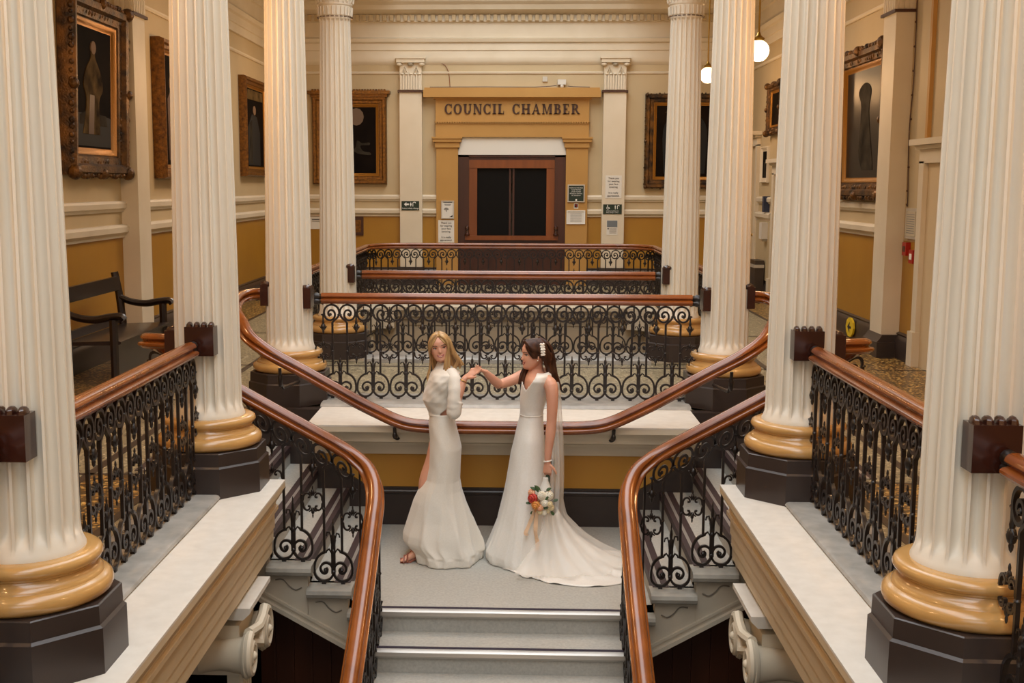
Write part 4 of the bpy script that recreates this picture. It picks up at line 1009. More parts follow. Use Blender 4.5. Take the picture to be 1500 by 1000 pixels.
# ================================================================ GLOBE LAMPS
for s in (-1, 1):
    for k, (y, z) in enumerate(((2.5,3.45),(6.3,3.45),(8.9,3.45),(14.4,3.43),(19.4,3.6))):
        x = s*(2.93 if s > 0 else 2.78)
        if s > 0 and k == 4: x = 3.13
        lab = ['globe lamp nearest the viewer in the %s gallery', 'globe lamp between the nearest and second %s columns', 'globe lamp over the top of the %s flight', 'white globe lamp peeping out beside the third %s column', 'small distant globe lamp by the farthest %s column'][k] % SIDE[s]
        t = thing('globe_lamp', (x, y, z), lab, 'lamp', 'hanging globe lamps')
        MB().ball((x, y, z), .125, 24, 16).build('globe', M_GLOBE, t, smooth=80)
        m = MB().tube([(x,y,z+.12),(x,y,5.3)], .012, 8); m.build('rod', M_BRASS, t); MB().lathe([(0,0),(.06,.0),(.07,.03),(.03,.06),(.015,.1)], (x,y,z+.115), 14).build('gallery_ring', M_BRASS, t)
        l = bpy.data.lights.new('warm_bulb', 'POINT'); l.energy = (60, 38, 58, 42, 34)[k]; l.color = (1, .56, .25); l.shadow_soft_size = .13
        o = bpy.data.objects.new('warm_bulb', l); COL.objects.link(o); o.location = (x, y, z-.3)

struct('wall_right_panel', MB().box(WX-.03,WX+.01,19.36,20.6,.29,1.27), M_CREAM, 'cream boxed panel under the chair rail by the far right doorway')
# ================================================================ BENCH
t = thing('wooden_bench', (-3.75, 11.15, 0), 'dark wooden bench with open arms against the left wall', 'bench')
MB().prism([(-3.98,.43),(-3.5,.45),(-3.47,.44),(-3.47,.42),(-3.5,.41),(-3.98,.4)], 'y', 10.42, 11.92).build('seat', M_BENCH, t)
MB().box(-4.0,-3.96,10.45,11.9,.78,.92).build('top_rail', M_BENCH, t); MB().box(-3.99,-3.96,10.45,11.9,.44,.52).build('lower_rail', M_BENCH, t)
MB().box(-3.56,-3.52,10.45,11.9,.03,.41).build('front_panel', M_BENCH, t)
for y in (10.42, 11.92):
    MB().tube([(-3.96,y,0),(-3.95,y,.45),(-3.98,y,.75),(-4.02,y,.96)], [(.042,.035)]*4, 8).build('back_post', M_BENCH, t)
    MB().tube([(-3.53,y,0),(-3.53,y,.2),(-3.53,y,.45),(-3.53,y,.64)], [.042,.036,.04,.04], 8).build('leg', M_BENCH, t)
    MB().tube(catmull([(-3.97,y,.7),(-3.85,y,.655),(-3.7,y,.64),(-3.55,y,.665),(-3.46,y,.67),(-3.43,y,.64)],4), [(.03,.042)]*21, 8).build('arm', M_BENCH, t)
# ================================================================ PEOPLE
LZP = LZ
M_SKIN1 = mat('warm_fair_skin', '#d9a184', .5, noise=(6, '#d0957a', 3, (1,1,1), .3), sss=.08)
M_SKIN2 = mat('light_tan_skin', '#d8a084', .5, noise=(6, '#cc9074', 3, (1,1,1), .3), sss=.08)
M_BLOND = mat('honey_blonde_hair', '#cda870', .42, noise=(30, '#86603a', 4, (1,1,.12), .2), spec=.5)
M_BRUN = mat('dark_brown_hair', '#4e2e1c', .35, noise=(38, '#26140c', 4, (1,1,.15), .2), spec=.2)
M_CREPE = mat('ivory_crepe_fabric', '#e3dccf', .6, noise=(120, '#dad2c4', 3, (1,1,1), .3), bump=(10, .25, (1,1,.3)), sheen=.3)
M_SATIN = mat('white_satin_fabric', '#e8e3da', .42, noise=(90, '#e0dacf', 3, (1,1,1), .3), bump=(7, .2, (1,1,.3)), sheen=.2)
M_VEIL = mat('sheer_white_tulle', '#f2ece2', .8, alpha=.34)
M_LIP = mat('rose_lipstick', '#a5544a', .4); M_TOOTH = mat('tooth_white', '#eee6d8', .3)
M_EYEW = mat('eye_white', '#e6e0d6', .3); M_IRIS = mat('dark_iris', '#2a1a10', .2); M_BROW = mat('brow_hair', '#5a3c22', .6); M_BROWD = mat('dark_brow_hair', '#24150d', .6)
M_PEARL = mat('pearl', '#efe8dc', .25, coat=.5); M_SANDAL = mat('copper_leather', '#8a4a34', .4); M_NAIL = mat('pink_nail', '#d89a8c', .3)

def remesh(mb, name, m, parent, vox=.005, it=3):
    me = mb.mesh('tmp', None, smooth=0); o = bpy.data.objects.new('tmp', me); COL.objects.link(o)
    r = o.modifiers.new('r', 'REMESH'); r.mode = 'VOXEL'; r.voxel_size = vox; r.use_smooth_shade = True
    s = o.modifiers.new('s', 'SMOOTH'); s.factor = .5; s.iterations = it
    dg = bpy.context.evaluated_depsgraph_get(); dg.update()
    nm = bpy.data.meshes.new_from_object(o.evaluated_get(dg)); bpy.data.objects.remove(o)
    nm.name = name; nm.materials.clear(); nm.materials.append(m); nm.shade_smooth()
    w_ = wloc(parent); nm.transform(Matrix.Translation(-w_))
    q = bpy.data.objects.new(name, nm); COL.objects.link(q); q.parent = parent; return q

def interp(tab, h):
    """smooth interpolation of rows (h, a, b, ...) sorted by falling h"""
    if h >= tab[0][0]: return tab[0][1:]
    for i in range(len(tab)-1):
        if tab[i][0] >= h >= tab[i+1][0]:
            t = (tab[i][0]-h)/(tab[i][0]-tab[i+1][0])
            p = tab[max(i-1,0)]; a = tab[i]; b = tab[i+1]; n = tab[min(i+2,len(tab)-1)]
            out = []
            for k in range(1, len(a)):
                m0 = (b[k]-p[k])*.5; m1 = (n[k]-a[k])*.5
                out.append(a[k]+t*t*(3-2*t)*(b[k]-a[k]) if False else a[k]*(1-t)+b[k]*t+ .0*(m0+m1))
            return out
    return tab[-1][1:]

def head(mb, F, sc):
    """F maps (right, forward, up) from the chin to the world"""
    T = [(-.004,.022,.066,.012),(.004,.032,.081,.0),(.015,.043,.088,-.012),(.03,.052,.089,-.035),(.05,.060,.087,-.055),(.075,.066,.087,-.075),(.10,.070,.087,-.088),(.115,.072,.085,-.094),(.14,.074,.092,-.1),(.165,.073,.09,-.1),(.19,.066,.076,-.09),(.21,.048,.052,-.066),(.222,.02,.02,-.03)]
    n = 64; rs = []
    m = 60
    for i in range(m+1):
        z = -.004+.226*i/m
        tt = [(-a, b, c, d) for a, b, c, d in T]
        w, f, b = interp(tt, -z); yc = (f+b)/2; hy = (f-b)/2; r = []
        for j in range(n):
            a = 2*pi*j/n; dg = math.degrees(a); x = w*cos(a)*(1-.06*abs(sin(2*a))*0); y = yc+hy*sin(a)
            da = (dg-90)
            def g(v, s): return math.exp(-(v/s)**2)
            nose = .021*g(z-.082, .010)*g(da, 8)+.013*g(z-.098, .014)*g(da, 6)+.006*g(z-.112,.012)*g(da,5)
            eye = -.010*(g(da-29, 11)+g(da+29, 11))*g(z-.113, .011)
            brow = .003*(g(da-28, 16)+g(da+28, 16))*g(z-.132, .008)
            lip = .005*g(da, 17)*(g(z-.053, .006)+g(z-.043, .006))-.004*g(da, 16)*g(z-.048,.003)
            chin = .006*g(da, 16)*g(z-.014, .012)
            cheek = .004*(g(da-42, 14)+g(da+42, 14))*g(z-.075, .018)
            y += (nose+eye+brow+lip+chin+cheek)
            r.append(F(x*sc, y*sc, z*sc))
        rs.append(r)
    mb.rings(rs)
    for s in (-1, 1):    # ears
        mb.ball(F(s*.072*sc, -.012*sc, .095*sc), (.011*sc, .02*sc, .03*sc), 10, 8)
def face_parts(F, sc, parent, brow, smile=True, gaze=0):
    def fy(x, z):   # forward depth of the face surface at x, z
        T = [(-.222,.02,.02,-.03),(-.21,.048,.052,-.066),(-.19,.066,.076,-.09),(-.165,.073,.09,-.1),(-.14,.074,.092,-.1),(-.115,.072,.085,-.094),(-.10,.070,.087,-.088),(-.075,.066,.087,-.075),(-.05,.060,.087,-.055),(-.03,.052,.089,-.035),(0,.03,.08,.0)]
        T = [(a, b, c, d) for a, b, c, d in reversed(T)]
        w, f, b = interp([(-q[0]*-1, q[1], q[2], q[3]) for q in T], -z)
        return (f+b)/2+(f-b)/2*sqrt(max(0, 1-(x/w)**2))
    for s in (-1, 1):
        e = MB().ball(F(s*.031*sc, (.0595)*sc, .114*sc), .0125*sc, 12, 8).build('eye', M_EYEW, parent)
        MB().ball(F((s*.031+gaze)*sc, (.0665)*sc, .114*sc), .0078*sc, 10, 7).build('iris', M_IRIS, e)
        l = MB().tube([F(x*s*sc, (fy(x, .12)-.004)*sc, (.1175+.004*sin(pi*(x-.018)/.028))*sc) for x in [.018+.028*i/6 for i in range(7)]],   .0032*sc, 5)
        l.build('eyelash', M_BROWD, e)
        MB().tube([F(x*s*sc, (fy(x, .133)+.001)*sc, (.1325+.006*sin(pi*(x-.01)/.045))*sc) for x in [.014+.036*i/6 for i in range(7)]], [.002*sc]+[.0036*sc]*5+[.0016*sc], 5).build('eyebrow', brow, parent)
    up = MB(); n = 8
    hw = .027 if smile else .023; xs = [-hw+2*hw*i/n for i in range(n+1)]
    k = .010 if smile else .002
    up.tube([F(x*sc, (fy(x, .052)+.0012)*sc, (.051+k*(x/.023)**2)*sc) for x in xs], [.0008*sc]+[.0034*sc]*(n-1)+[.0008*sc], 6)
    up.tube([F(x*sc, (fy(x, .042)+.0012)*sc, (.0395+(k+.005)*(x/.023)**2)*sc) for x in xs], [.0008*sc]+[.004*sc]*(n-1)+[.0008*sc], 6)
    up.build('lips', M_LIP, parent)
    if smile:
        MB().tube([F(x*sc, (fy(x, .047)+.0008)*sc, (.0455+k*(x/.023)**2)*sc) for x in xs[2:-2]], .0034*sc, 6).build('teeth', M_TOOTH, parent)
def frame_fn(o, fwd, up, roll=0):
    f = V(fwd).normalized(); u = V(up); u = (u-f*u.dot(f)).normalized(); r = f.cross(u).normalized()
    if roll:
        q = Matrix.Rotation(roll, 3, f); u = q @ u; r = q @ r
    o = V(o)
    return lambda a, b, c: o+r*a+f*b+u*c
def hand(mb, wrist, d, n, thumb, curls, sz=.9, spread=.12, tcurl=.5):
    """d: wrist to knuckles, n: direction the palm faces, thumb: +1/-1 side; returns fingertip points"""
    d = V(d).normalized(); n = V(n); n = (n-d*n.dot(d)).normalized(); s = d.cross(n)*thumb; w = V(wrist); tips = []
    pl = .078*sz
    mb.tube([w-d*.01, w+d*.015*sz, w+d*.045*sz, w+d*pl], [(.017*sz,.024*sz),(.014*sz,.030*sz),(.014*sz,.037*sz),(.012*sz,.035*sz)], 12) if False else None
    # palm as a ring loft with fixed axes
    rs = []
    for t, hw, ht in ((-.012,.024,.018),(.015,.028,.016),(.045,.036,.0155),(pl/sz,.037,.012),(pl/sz+.006,.03,.008)):
        c = w+d*t*sz
        rs.append([c+s*hw*sz*cos(2*pi*k/14)+n*ht*sz*sin(2*pi*k/14) for k in range(14)])
    mb.rings(rs)
    for i, (off, ln) in enumerate(((.027,.070),(.009,.078),(-.009,.073),(-.026,.058))):
        p = w+d*(pl-.012*sz)+s*off*sz; a = curls[i] if isinstance(curls, (list, tuple)) else curls
        dd = (d+s*off*spread*12*.3).normalized(); pts = [p]; rad = [.0092*sz]
        for k, (fr, cu) in enumerate(((.45,.45),(.3,.8),(.25,.65))):
            q = Matrix.Rotation(a*cu, 3, s*thumb if False else dd.cross(n).normalized())
            dd = (q @ dd).normalized(); 
            pts.append(pts[-1]+dd*(ln*fr+(.012 if k == 0 else 0))*sz); rad.append((.0088,.0078,.006)[k]*sz)
            n_loc = n
        mb.tube(pts, rad, 8); mb.ball(pts[-1], rad[-1]*.98, 8, 6); mb.ball(pts[1], rad[1]*1.08, 8, 6); tips.append(pts)
    p = w+d*.018*sz+s*.024*sz; td = (d*.65+s*.7+n*.25).normalized(); pts = [p, p+td*.032*sz]
    td = (td+d*.45*tcurl*2+n*.2*tcurl).normalized(); pts.append(pts[-1]+td*.028*sz); td = (td+d*.3-s*.1).normalized(); pts.append(pts[-1]+td*.022*sz)
    mb.tube(pts, [.014*sz,.0115*sz,.0098*sz,.007*sz], 8); mb.ball(pts[-1], .0068*sz, 8, 6)
    return tips, pts
def cloth(tab, h0, h1, nh, na, fold, skip=None, cap=False):
    """tab rows: (h, left, right, yfront, yback); fold(a, h) multiplies the radius"""
    mb = MB(); rs = []
    for i in range(nh+1):
        h = h0+(h1-h0)*i/nh; L, R_, y0, y1 = interp(tab, h); r = []
        for j in range(na):
            a = 2*pi*j/na; k = 1+fold(a, h)
            r.append((( L+R_)/2+(R_-L)/2*k*cos(a), (y0+y1)/2+(y1-y0)/2*k*sin(a), LZP+h))
        rs.append(r)
    vs = [p for r in rs for p in r]; fs = []
    for i in range(nh):
        for j in range(na):
            k = (j+1) % na; f = (i*na+j, i*na+k, (i+1)*na+k, (i+1)*na+j)
            if skip:
                c = sum((V(vs[q]) for q in f), V((0,0,0)))/4
                if skip(c.x, c.y, c.z-LZP): continue
            fs.append(f)
    mb.add(vs, fs); return mb
def thick(o, t=.004):
    s = o.modifiers.new('thickness', 'SOLIDIFY'); s.thickness = t; s.offset = -1; return o
def limb(mb, pts, rad, n=14): mb.tube(catmull(pts, 4), [r for r in interp_r(rad, len(pts), 4)], n)
def interp_r(rad, m, k):
    out = []
    for i in range(m-1):
        for j in range(k): out.append(rad[i]+(rad[i+1]-rad[i])*j/k)
    out.append(rad[-1]); return out
def locks(mb, F, sc, specs, seed):
    rnd = random.Random(seed)
    for pts, r, jit in specs:
        P = catmull([F(a*sc, b*sc, c*sc) for a, b, c in pts], 4)
        off = V((rnd.uniform(-jit, jit), rnd.uniform(-jit, jit), 0)); n = len(P)
        P = [p+off*(i/n) for i, p in enumerate(P)]
        mb.tube(P, [r*(1-.55*(i/(n-1))**2)*sc for i in range(n)], 7)

H = LZP
# ---------------------------------------------------------------- the blonde bride, walking left and looking back
pb = thing('person', (-.46, 8.45, LZ), 'smiling person with long blonde hair in an ivory dress walking left, holding hands', 'person', 'wedding couple on the landing')
body = MB()
tab = [(1.45,-.455,-.395,8.40,8.47),(1.41,-.48,-.37,8.37,8.50),(1.385,-.515,-.335,8.28,8.60),(1.34,-.535,-.335,8.28,8.61),(1.25,-.555,-.36,8.31,8.59),(1.18,-.555,-.37,8.33,8.57),(1.08,-.525,-.375,8.345,8.555),(1.0,-.53,-.36,8.33,8.57),(.9,-.53,-.335,8.30,8.60),(.8,-.53,-.33,8.29,8.61),(.72,-.5,-.36,8.32,8.58)]
rs = []
for i in range(41):
    h = 1.45-.73*i/40; L, R_, y0, y1 = interp(tab, h)
    rs.append([((L+R_)/2+(R_-L)/2*cos(2*pi*j/28), (y0+y1)/2+(y1-y0)/2*sin(2*pi*j/28), H+h) for j in range(28)])
body.rings(rs)
FB_ = frame_fn((-.446, 8.40, H+1.478), (.04, -1, -.02), (0, 0, 1), radians(9))
FB = lambda a, b, c: FB_(a*1.1, b, c)
limb(body, [(-.43,8.46,H+1.38),(-.432,8.45,H+1.43),(-.44,8.425,H+1.475),(-.44,8.42,H+1.53)], [.052,.042,.041,.045])
head(body, FB, .87)
# near arm: upper arm hangs, forearm lifts to the hand hold
limb(body, [(-.37,8.33,H+1.36),(-.352,8.28,H+1.3),(-.352,8.25,H+1.2),(-.352,8.25,H+1.155)], [.045,.042,.036,.035])
limb(body, [(-.352,8.25,H+1.15),(-.335,8.25,H+1.21),(-.305,8.27,H+1.29),(-.285,8.28,H+1.345),(-.272,8.285,H+1.37)], [.036,.037,.031,.0225,.021])
tB, thB = hand(body, (-.268,8.287,H+1.375), (.86,.04,.5), (.3,-.35,.75), 1, [.25,.35,.5,.6], .9, tcurl=.2)
# far arm, behind the dress
limb(body, [(-.42,8.56,H+1.36),(-.43,8.62,H+1.3),(-.44,8.65,H+1.15),(-.45,8.66,H+1.1)], [.045,.04,.035,.033])
limb(body, [(-.45,8.66,H+1.1),(-.45,8.65,H+1.0),(-.46,8.63,H+.9),(-.46,8.62,H+.87)], [.034,.032,.022,.02])
hand(body, (-.46,8.62,H+.87), (-.05,-.05,-1), (0,-1,0), -1, .4, .9)
# legs: the left knee shows in the slit, the front foot steps out under the hem
limb(body, [(-.46,8.44,H+.85),(-.495,8.44,H+.72),(-.555,8.43,H+.58),(-.568,8.42,H+.47),(-.575,8.40,H+.38),(-.6,8.37,H+.25),(-.64,8.35,H+.1),(-.645,8.35,H+.06)], [.085,.078,.062,.052,.048,.05,.034,.03])
limb(body, [(-.645,8.35,H+.07),(-.66,8.33,H+.05),(-.69,8.31,H+.035),(-.72,8.29,H+.022)], [(.034),(.03),(.026),(.018)])
for k in range(5): body.tube([(-.70-.004*k,8.275+.014*k,H+.026),(-.735-.003*k+(.012*abs(k-1) if k else 0),8.27+.014*k,H+.02)], [.009,.0075], 7); body.ball((-.735-.003*k+(.012*abs(k-1) if k else 0),8.27+.014*k,H+.02), .0076, 7, 5)
limb(body, [(-.42,8.52,H+.85),(-.4,8.52,H+.65),(-.38,8.52,H+.47),(-.35,8.52,H+.3),(-.31,8.52,H+.1),(-.31,8.52,H+.06)], [.085,.075,.052,.05,.034,.03])
limb(body, [(-.305,8.52,H+.06),(-.33,8.5,H+.045),(-.37,8.48,H+.025),(-.4,8.47,H+.02)], [.032,.03,.026,.016])
bb = remesh(body, 'body', M_SKIN1, pb, .0052, 2)
face_parts(FB, .87, bb, M_BROW, gaze=-.003)
MB().tube([(-.745,8.30,H+.008),(-.70,8.305,H+.01),(-.66,8.33,H+.03),(-.63,8.35,H+.04)], [(.03,.008)]*4, 10).build('sandal_sole', M_SANDAL, pb)
sd = MB().tube([(-.715,8.25,H+.015),(-.715,8.285,H+.046),(-.715,8.325,H+.047),(-.715,8.345,H+.018)], .006, 6); sd.tube([(-.69,8.26,H+.015),(-.69,8.29,H+.062),(-.69,8.335,H+.06),(-.69,8.36,H+.018)], .006, 6); sd.tube([(-.72,8.3,H+.047),(-.69,8.31,H+.062),(-.655,8.33,H+.085)], .006, 6)
sd.build('sandal_strap', M_SANDAL, pb)
# hair
hr = MB(); F = FB; sc = .87
rs = []
for i in range(15):   # cap that leaves the face open
    t = i/14; z = .235-.15*t; 
    w = .088*sqrt(max(.02, 1-((z-.12)/.118)**2)); r = []
    for j in range(29):
        a = radians(90+66*(t**1.3)+(360-132*(t**1.3))*j/28)
        r.append(F(w*cos(a)*sc, (-.008+ (w+.022)*sin(a))*sc*1.0, z*sc))
    rs.append(r)
inner = [[F(*( (0,0,0) )) for _ in r] for r in rs]
hr.rings(rs, cap=False, closed=False)
capm = hr; hr = MB()
# lofted thick cap: outer and inner shells joined
def shell(mb, rs, centre, th):
    n = len(rs[0]); m = len(rs); c = V(centre)
    inn = [[p+(c-p).normalized()*th for p in r] for r in rs]
    vs = [p for r in rs for p in r]+[p for r in inn for p in r]; N = n*m; fs = []
    for i in range(m-1):
        for j in range(n-1):
            a = i*n+j; fs.append((a, a+1, a+n+1, a+n)); fs.append((N+a, N+a+n, N+a+n+1, N+a+1))
    for j in range(n-1): fs.append((j, N+j, N+j+1, j+1)); a = (m-1)*n+j; fs.append((a, a+1, N+a+1, N+a))
    for i in range(m-1): a = i*n; fs.append((a, a+n, N+a+n, N+a)); a = i*n+n-1; fs.append((a, N+a, N+a+n, a+n))
    mb.add(vs, fs)
shell(hr, rs, F(0, -.01*sc, .12*sc), .016)
hr.ball(F(0, -.01*sc, .2*sc), (.06*sc, .06*sc, .032*sc), 14, 8)
sp = []
# right of the picture: thick wavy fall over the near shoulder (her left), F's +right is picture-left
rnd = random.Random(3)
for k in range(26):
    t = k/25; y0 = .075-.17*t; 
    # side +: picture right is local -? resolved through SX below
    sp.append(([(.01,.05-.1*t,.228),(.05,.065-.13*t,.205),(.078,.058-.13*t,.15),(.088,.045-.12*t,.09),(.096+.012*t,.03-.1*t,.03),(.115+.02*t,.01-.08*t,-.03),(.125+.03*t-(.06 if k < 8 else 0),(.0 if k < 8 else -.01)-.06*t,-.10 if k < 10 else -.075)], .0115+.003*rnd.random(), .012))
SX = 1 if F(1,0,0).x > F(0,0,0).x else -1
sp = [([(SX*a, b, c) for a, b, c in p], r, j) for p, r, j in sp]
for k in range(5):    # front fall inside, over the collar
    sp.append(([(SX*.015,.07,.222),(SX*.05,.082,.185),(SX*.066,.08,.13),(SX*(.064-.004*k),.078,.07),(SX*(.058-.009*k),.08,.0),(SX*(.046-.012*k),.085,-.08),(SX*(.035-.012*k),.085,-.15)], .009, .008))
for k in range(12):   # picture-left side, thinner
    t = k/11
    sp.append(([(-SX*.005,.055-.1*t,.228),(-SX*.045,.068-.13*t,.2),(-SX*.072,.058-.12*t,.15),(-SX*.08,.045-.11*t,.09),(-SX*.082,.025-.08*t,.02),(-SX*(.098),.01-.04*t,-.05),(-SX*(.118+.01*t),-.0-.02*t,-.12),(-SX*.125,.0,-.17+.02*t)], .009, .006))
for k in range(14):   # back
    x = -.07+.14*k/13
    sp.append(([(x*.2,-.04,.23),(x*.8,-.09,.19),(x,-.115,.12),(x*1.1,-.115,.03),(x*1.2,-.11,-.06),(x*1.25,-.1,-.12)], .013, .01))
locks(hr, F, sc, sp, 5)
remesh(hr, 'hair', M_BLOND, pb, .0042, 1)
# dress
bt = [(1.455,-.482,-.395,8.375,8.475),(1.435,-.49,-.385,8.36,8.49),(1.41,-.505,-.345,8.31,8.54),(1.385,-.528,-.318,8.265,8.61),(1.34,-.548,-.325,8.25,8.63),(1.30,-.556,-.34,8.255,8.62),(1.25,-.578,-.348,8.27,8.61),(1.19,-.59,-.355,8.28,8.60),(1.15,-.572,-.36,8.30,8.58),(1.10,-.545,-.362,8.315,8.57)]
def bf(a, h): return .012*sin(5*a+h*60)*(.6 if h > 1.3 else 1)+.008*sin(11*a-h*90)+.02*max(0, sin((a+h*9)*2.0))**6
cut = lambda x, y, h: (y < 8.43 and x > -.455 and 1.085 < h < 1.10+(x+.455)*.75)
bod = cloth(bt, 1.455, 1.075, 60, 120, bf, cut).build('bodice', M_CREPE, pb, smooth=60); thick(bod)
st_ = [(1.10,-.542,-.36,8.31,8.57),(1.07,-.54,-.358,8.31,8.58),(1.0,-.545,-.345,8.295,8.60),(.9,-.537,-.32,8.275,8.62),(.83,-.54,-.305,8.265,8.63),(.70,-.545,-.312,8.26,8.63),(.6,-.568,-.315,8.26,8.63),(.52,-.62,-.3,8.25,8.64),(.44,-.658,-.275,8.235,8.66),(.31,-.699,-.225,8.21,8.69),(.2,-.736,-.19,8.18,8.72),(.15,-.738,-.175,8.17,8.73),(.125,-.725,-.168,8.165,8.73),(.076,-.672,-.152,8.155,8.74),(.03,-.658,-.15,8.15,8.745),(.0,-.65,-.153,8.15,8.745)]
def sf(a, h):
    g = max(0, min(1, (.72-h)/.6)); d = a-radians(265)
    rd = lambda q: (1-abs(sin(q)))**1.4
    return g*(1-.75*max(0, -cos(a)))*(.11*rd(3.5*a+2.4*h)+.07*rd(6.5*a-2.6*h+1)-.055+.02*sin(5*a+9*h))+.006*sin(7*a+h*30)*(1-g)+(.03*g*sin(12*a) if h < .06 else 0)
slit = lambda x, y, h: (y < 8.42 and x < -.525 and .47 < h < .80 and x < -.545-(h-.47)*-.03-.0)
sk = cloth(st_, 1.09, .004, 120, 180, sf, None).build('skirt', M_CREPE, pb, smooth=60); thick(sk)
# sleeve
sl_ = MB(); P = catmull([(-.385,8.36,H+1.395),(-.352,8.30,H+1.35),(-.345,8.262,H+1.27),(-.35,8.25,H+1.19),(-.35,8.25,H+1.145)], 6)
sl_.tube(P, [.05+.0015*sin(i*1.3) for i in range(len(P))], 20)
sl_.tube(catmull([(-.35,8.25,H+1.15),(-.355,8.25,H+1.125),(-.345,8.25,H+1.13),(-.335,8.25,H+1.18),(-.33,8.252,H+1.205)], 4), [.046,.048,.05,.05,.05,.05,.049,.048,.048,.047,.046,.045,.045,.044,.045,.047,.05], 18)
remesh(sl_, 'sleeve', M_CREPE, pb, .006, 2)
cl = MB(); rs = []
for i in range(9):
    t = i/8; rs.append([(-.438+(.046-.004*t)*cos(2*pi*j/30), 8.425+(.053-.004*t)*sin(2*pi*j/30), H+1.435+.03*t) for j in range(30)])
cl.rings(rs, cap=False); thick(cl.build('collar', M_CREPE, pb, smooth=60))
br = MB(); c0 = V((-.283,8.281,H+1.348)); dd = V((.45,.12,.8)).normalized(); e1 = dd.orthogonal().normalized(); e2 = dd.cross(e1)
br.tube([c0+e1*.026*cos(2*pi*i/20)+e2*.026*sin(2*pi*i/20) for i in range(21)], .0035, 6); br.build('bracelet', M_BRASS, pb)

# ---------------------------------------------------------------- the brunette bride in profile
pc = thing('person', (.2, 8.45, LZ), 'person with long dark hair in a white v-neck dress and veil, holding a bouquet', 'person', 'wedding couple on the landing')
body = MB()
tab = [(1.42,.19,.265,8.42,8.49),(1.385,.17,.30,8.36,8.55),(1.35,.155,.325,8.29,8.61),(1.3,.148,.325,8.28,8.62),(1.22,.14,.315,8.31,8.60),(1.15,.137,.295,8.33,8.57),(1.08,.133,.28,8.345,8.555),(1.0,.12,.285,8.33,8.57),(.9,.11,.29,8.30,8.60),(.8,.11,.29,8.29,8.61)]
rs = []
for i in range(41):
    h = 1.42-.62*i/40; L, R_, y0, y1 = interp(tab, h)
    rs.append([((L+R_)/2+(R_-L)/2*cos(2*pi*j/28), (y0+y1)/2+(y1-y0)/2*sin(2*pi*j/28), H+h) for j in range(28)])
body.rings(rs)
FC = frame_fn((.222, 8.43, H+1.42), (-1, -.30, -.06), (0, 0, 1), 0)
limb(body, [(.245,8.46,H+1.35),(.243,8.455,H+1.4),(.24,8.445,H+1.45),(.243,8.44,H+1.52)], [.055,.044,.042,.046])
head(body, FC, .93)
# far arm stretched towards the other bride
limb(body, [(.2,8.56,H+1.355),(.14,8.57,H+1.345),(.06,8.53,H+1.315),(-.03,8.47,H+1.293)], [.05,.045,.04,.034])
limb(body, [(-.035,8.47,H+1.293),(-.07,8.43,H+1.33),(-.11,8.39,H+1.375),(-.132,8.37,H+1.402)], [.036,.034,.026,.021])
tC, thC = hand(body, (-.134,8.368,H+1.404), (-.82,-.35,.35), (-.25,-.1,-1), -1, [.95,1.1,1.2,1.25], .9, tcurl=.3)
# near arm hanging with the bouquet
limb(body, [(.3,8.32,H+1.35),(.338,8.27,H+1.315),(.347,8.245,H+1.2),(.342,8.24,H+1.05)], [.05,.05,.041,.035])
limb(body, [(.342,8.24,H+1.06),(.335,8.235,H+.98),(.322,8.225,H+.86),(.317,8.22,H+.775)], [.036,.036,.028,.021])
hand(body, (.317,8.22,H+.775), (-.02,-.05,-1), (.4,.9,0), 1, [1.35,1.4,1.45,1.5], .92, tcurl=.6)
limb(body, [(.2,8.38,H+.85),(.2,8.38,H+.5),(.2,8.38,H+.1)], [.085,.055,.034]); limb(body, [(.2,8.52,H+.85),(.2,8.52,H+.5),(.2,8.52,H+.1)], [.085,.055,.034])
for y in (8.38, 8.52): limb(body, [(.2,y,H+.07),(.15,y,H+.045),(.1,y,H+.025)], [.034,.03,.018])
bc = remesh(body, 'body', M_SKIN2, pc, .0052, 2)
face_parts(FC, .93, bc, M_BROWD)
# hair swept back behind the ear
hr = MB(); F = FC; sc = .93; rs = []
for i in range(15):
    t = i/14; z = .236-.15*t; w = .088*sqrt(max(.02, 1-((z-.12)/.12)**2)); r = []
    for j in range(29):
        g = 64*(t**.85); a = radians(90+g+(360-2*g)*j/28)
        r.append(F(w*cos(a)*sc, (-.012+(w+.026)*sin(a))*sc, z*sc))
    rs.append(r)
shell(hr, rs, F(0, -.01*sc, .12*sc), .018); hr.ball(F(0, -.01*sc, .2*sc), (.07*sc, .07*sc, .036*sc), 14, 8)
sp = []; SY = 1 if F(1,0,0).y < F(0,0,0).y else -1     # side nearest the viewer
for k in range(16):
    t = k/15
    sp.append(([(SY*.02,.072-.11*t,.222),(SY*.062,.058-.12*t,.195),(SY*.083,.02-.1*t,.15),(SY*.084,-.045-.06*t,.10),(SY*(.075-.01*t),-.075-.045*t,.03),(SY*.085,-.085-.06*t,-.04),(SY*.09,-.10-.065*t,-.11),(SY*.08,-.115-.07*t,-.175)], .017, .008))
for k in range(16):
    x = -.07+.14*k/15
    sp.append(([(x*.2,-.05,.232),(x*.8,-.1,.195),(x,-.128,.12),(x,-.14,.03),(x*1.05,-.15,-.06),(x,-.165,-.13),(x,-.17,-.17)], .014, .008))
for k in range(8):    # lock falling over the far shoulder
    sp.append(([(-SY*.03,.06,.22),(-SY*.075,.05-.02*k,.16),(-SY*.082,.0,.08),(-SY*.085,.015+.004*k,.01),(-SY*.08,.04+.005*k,-.035),(-SY*.07,.055+.006*k,-.08),(-SY*.06,.07+.006*k,-.125)], .018, .008))
locks(hr, F, sc, sp, 8)
remesh(hr, 'hair', M_BRUN, pc, .0042, 1)
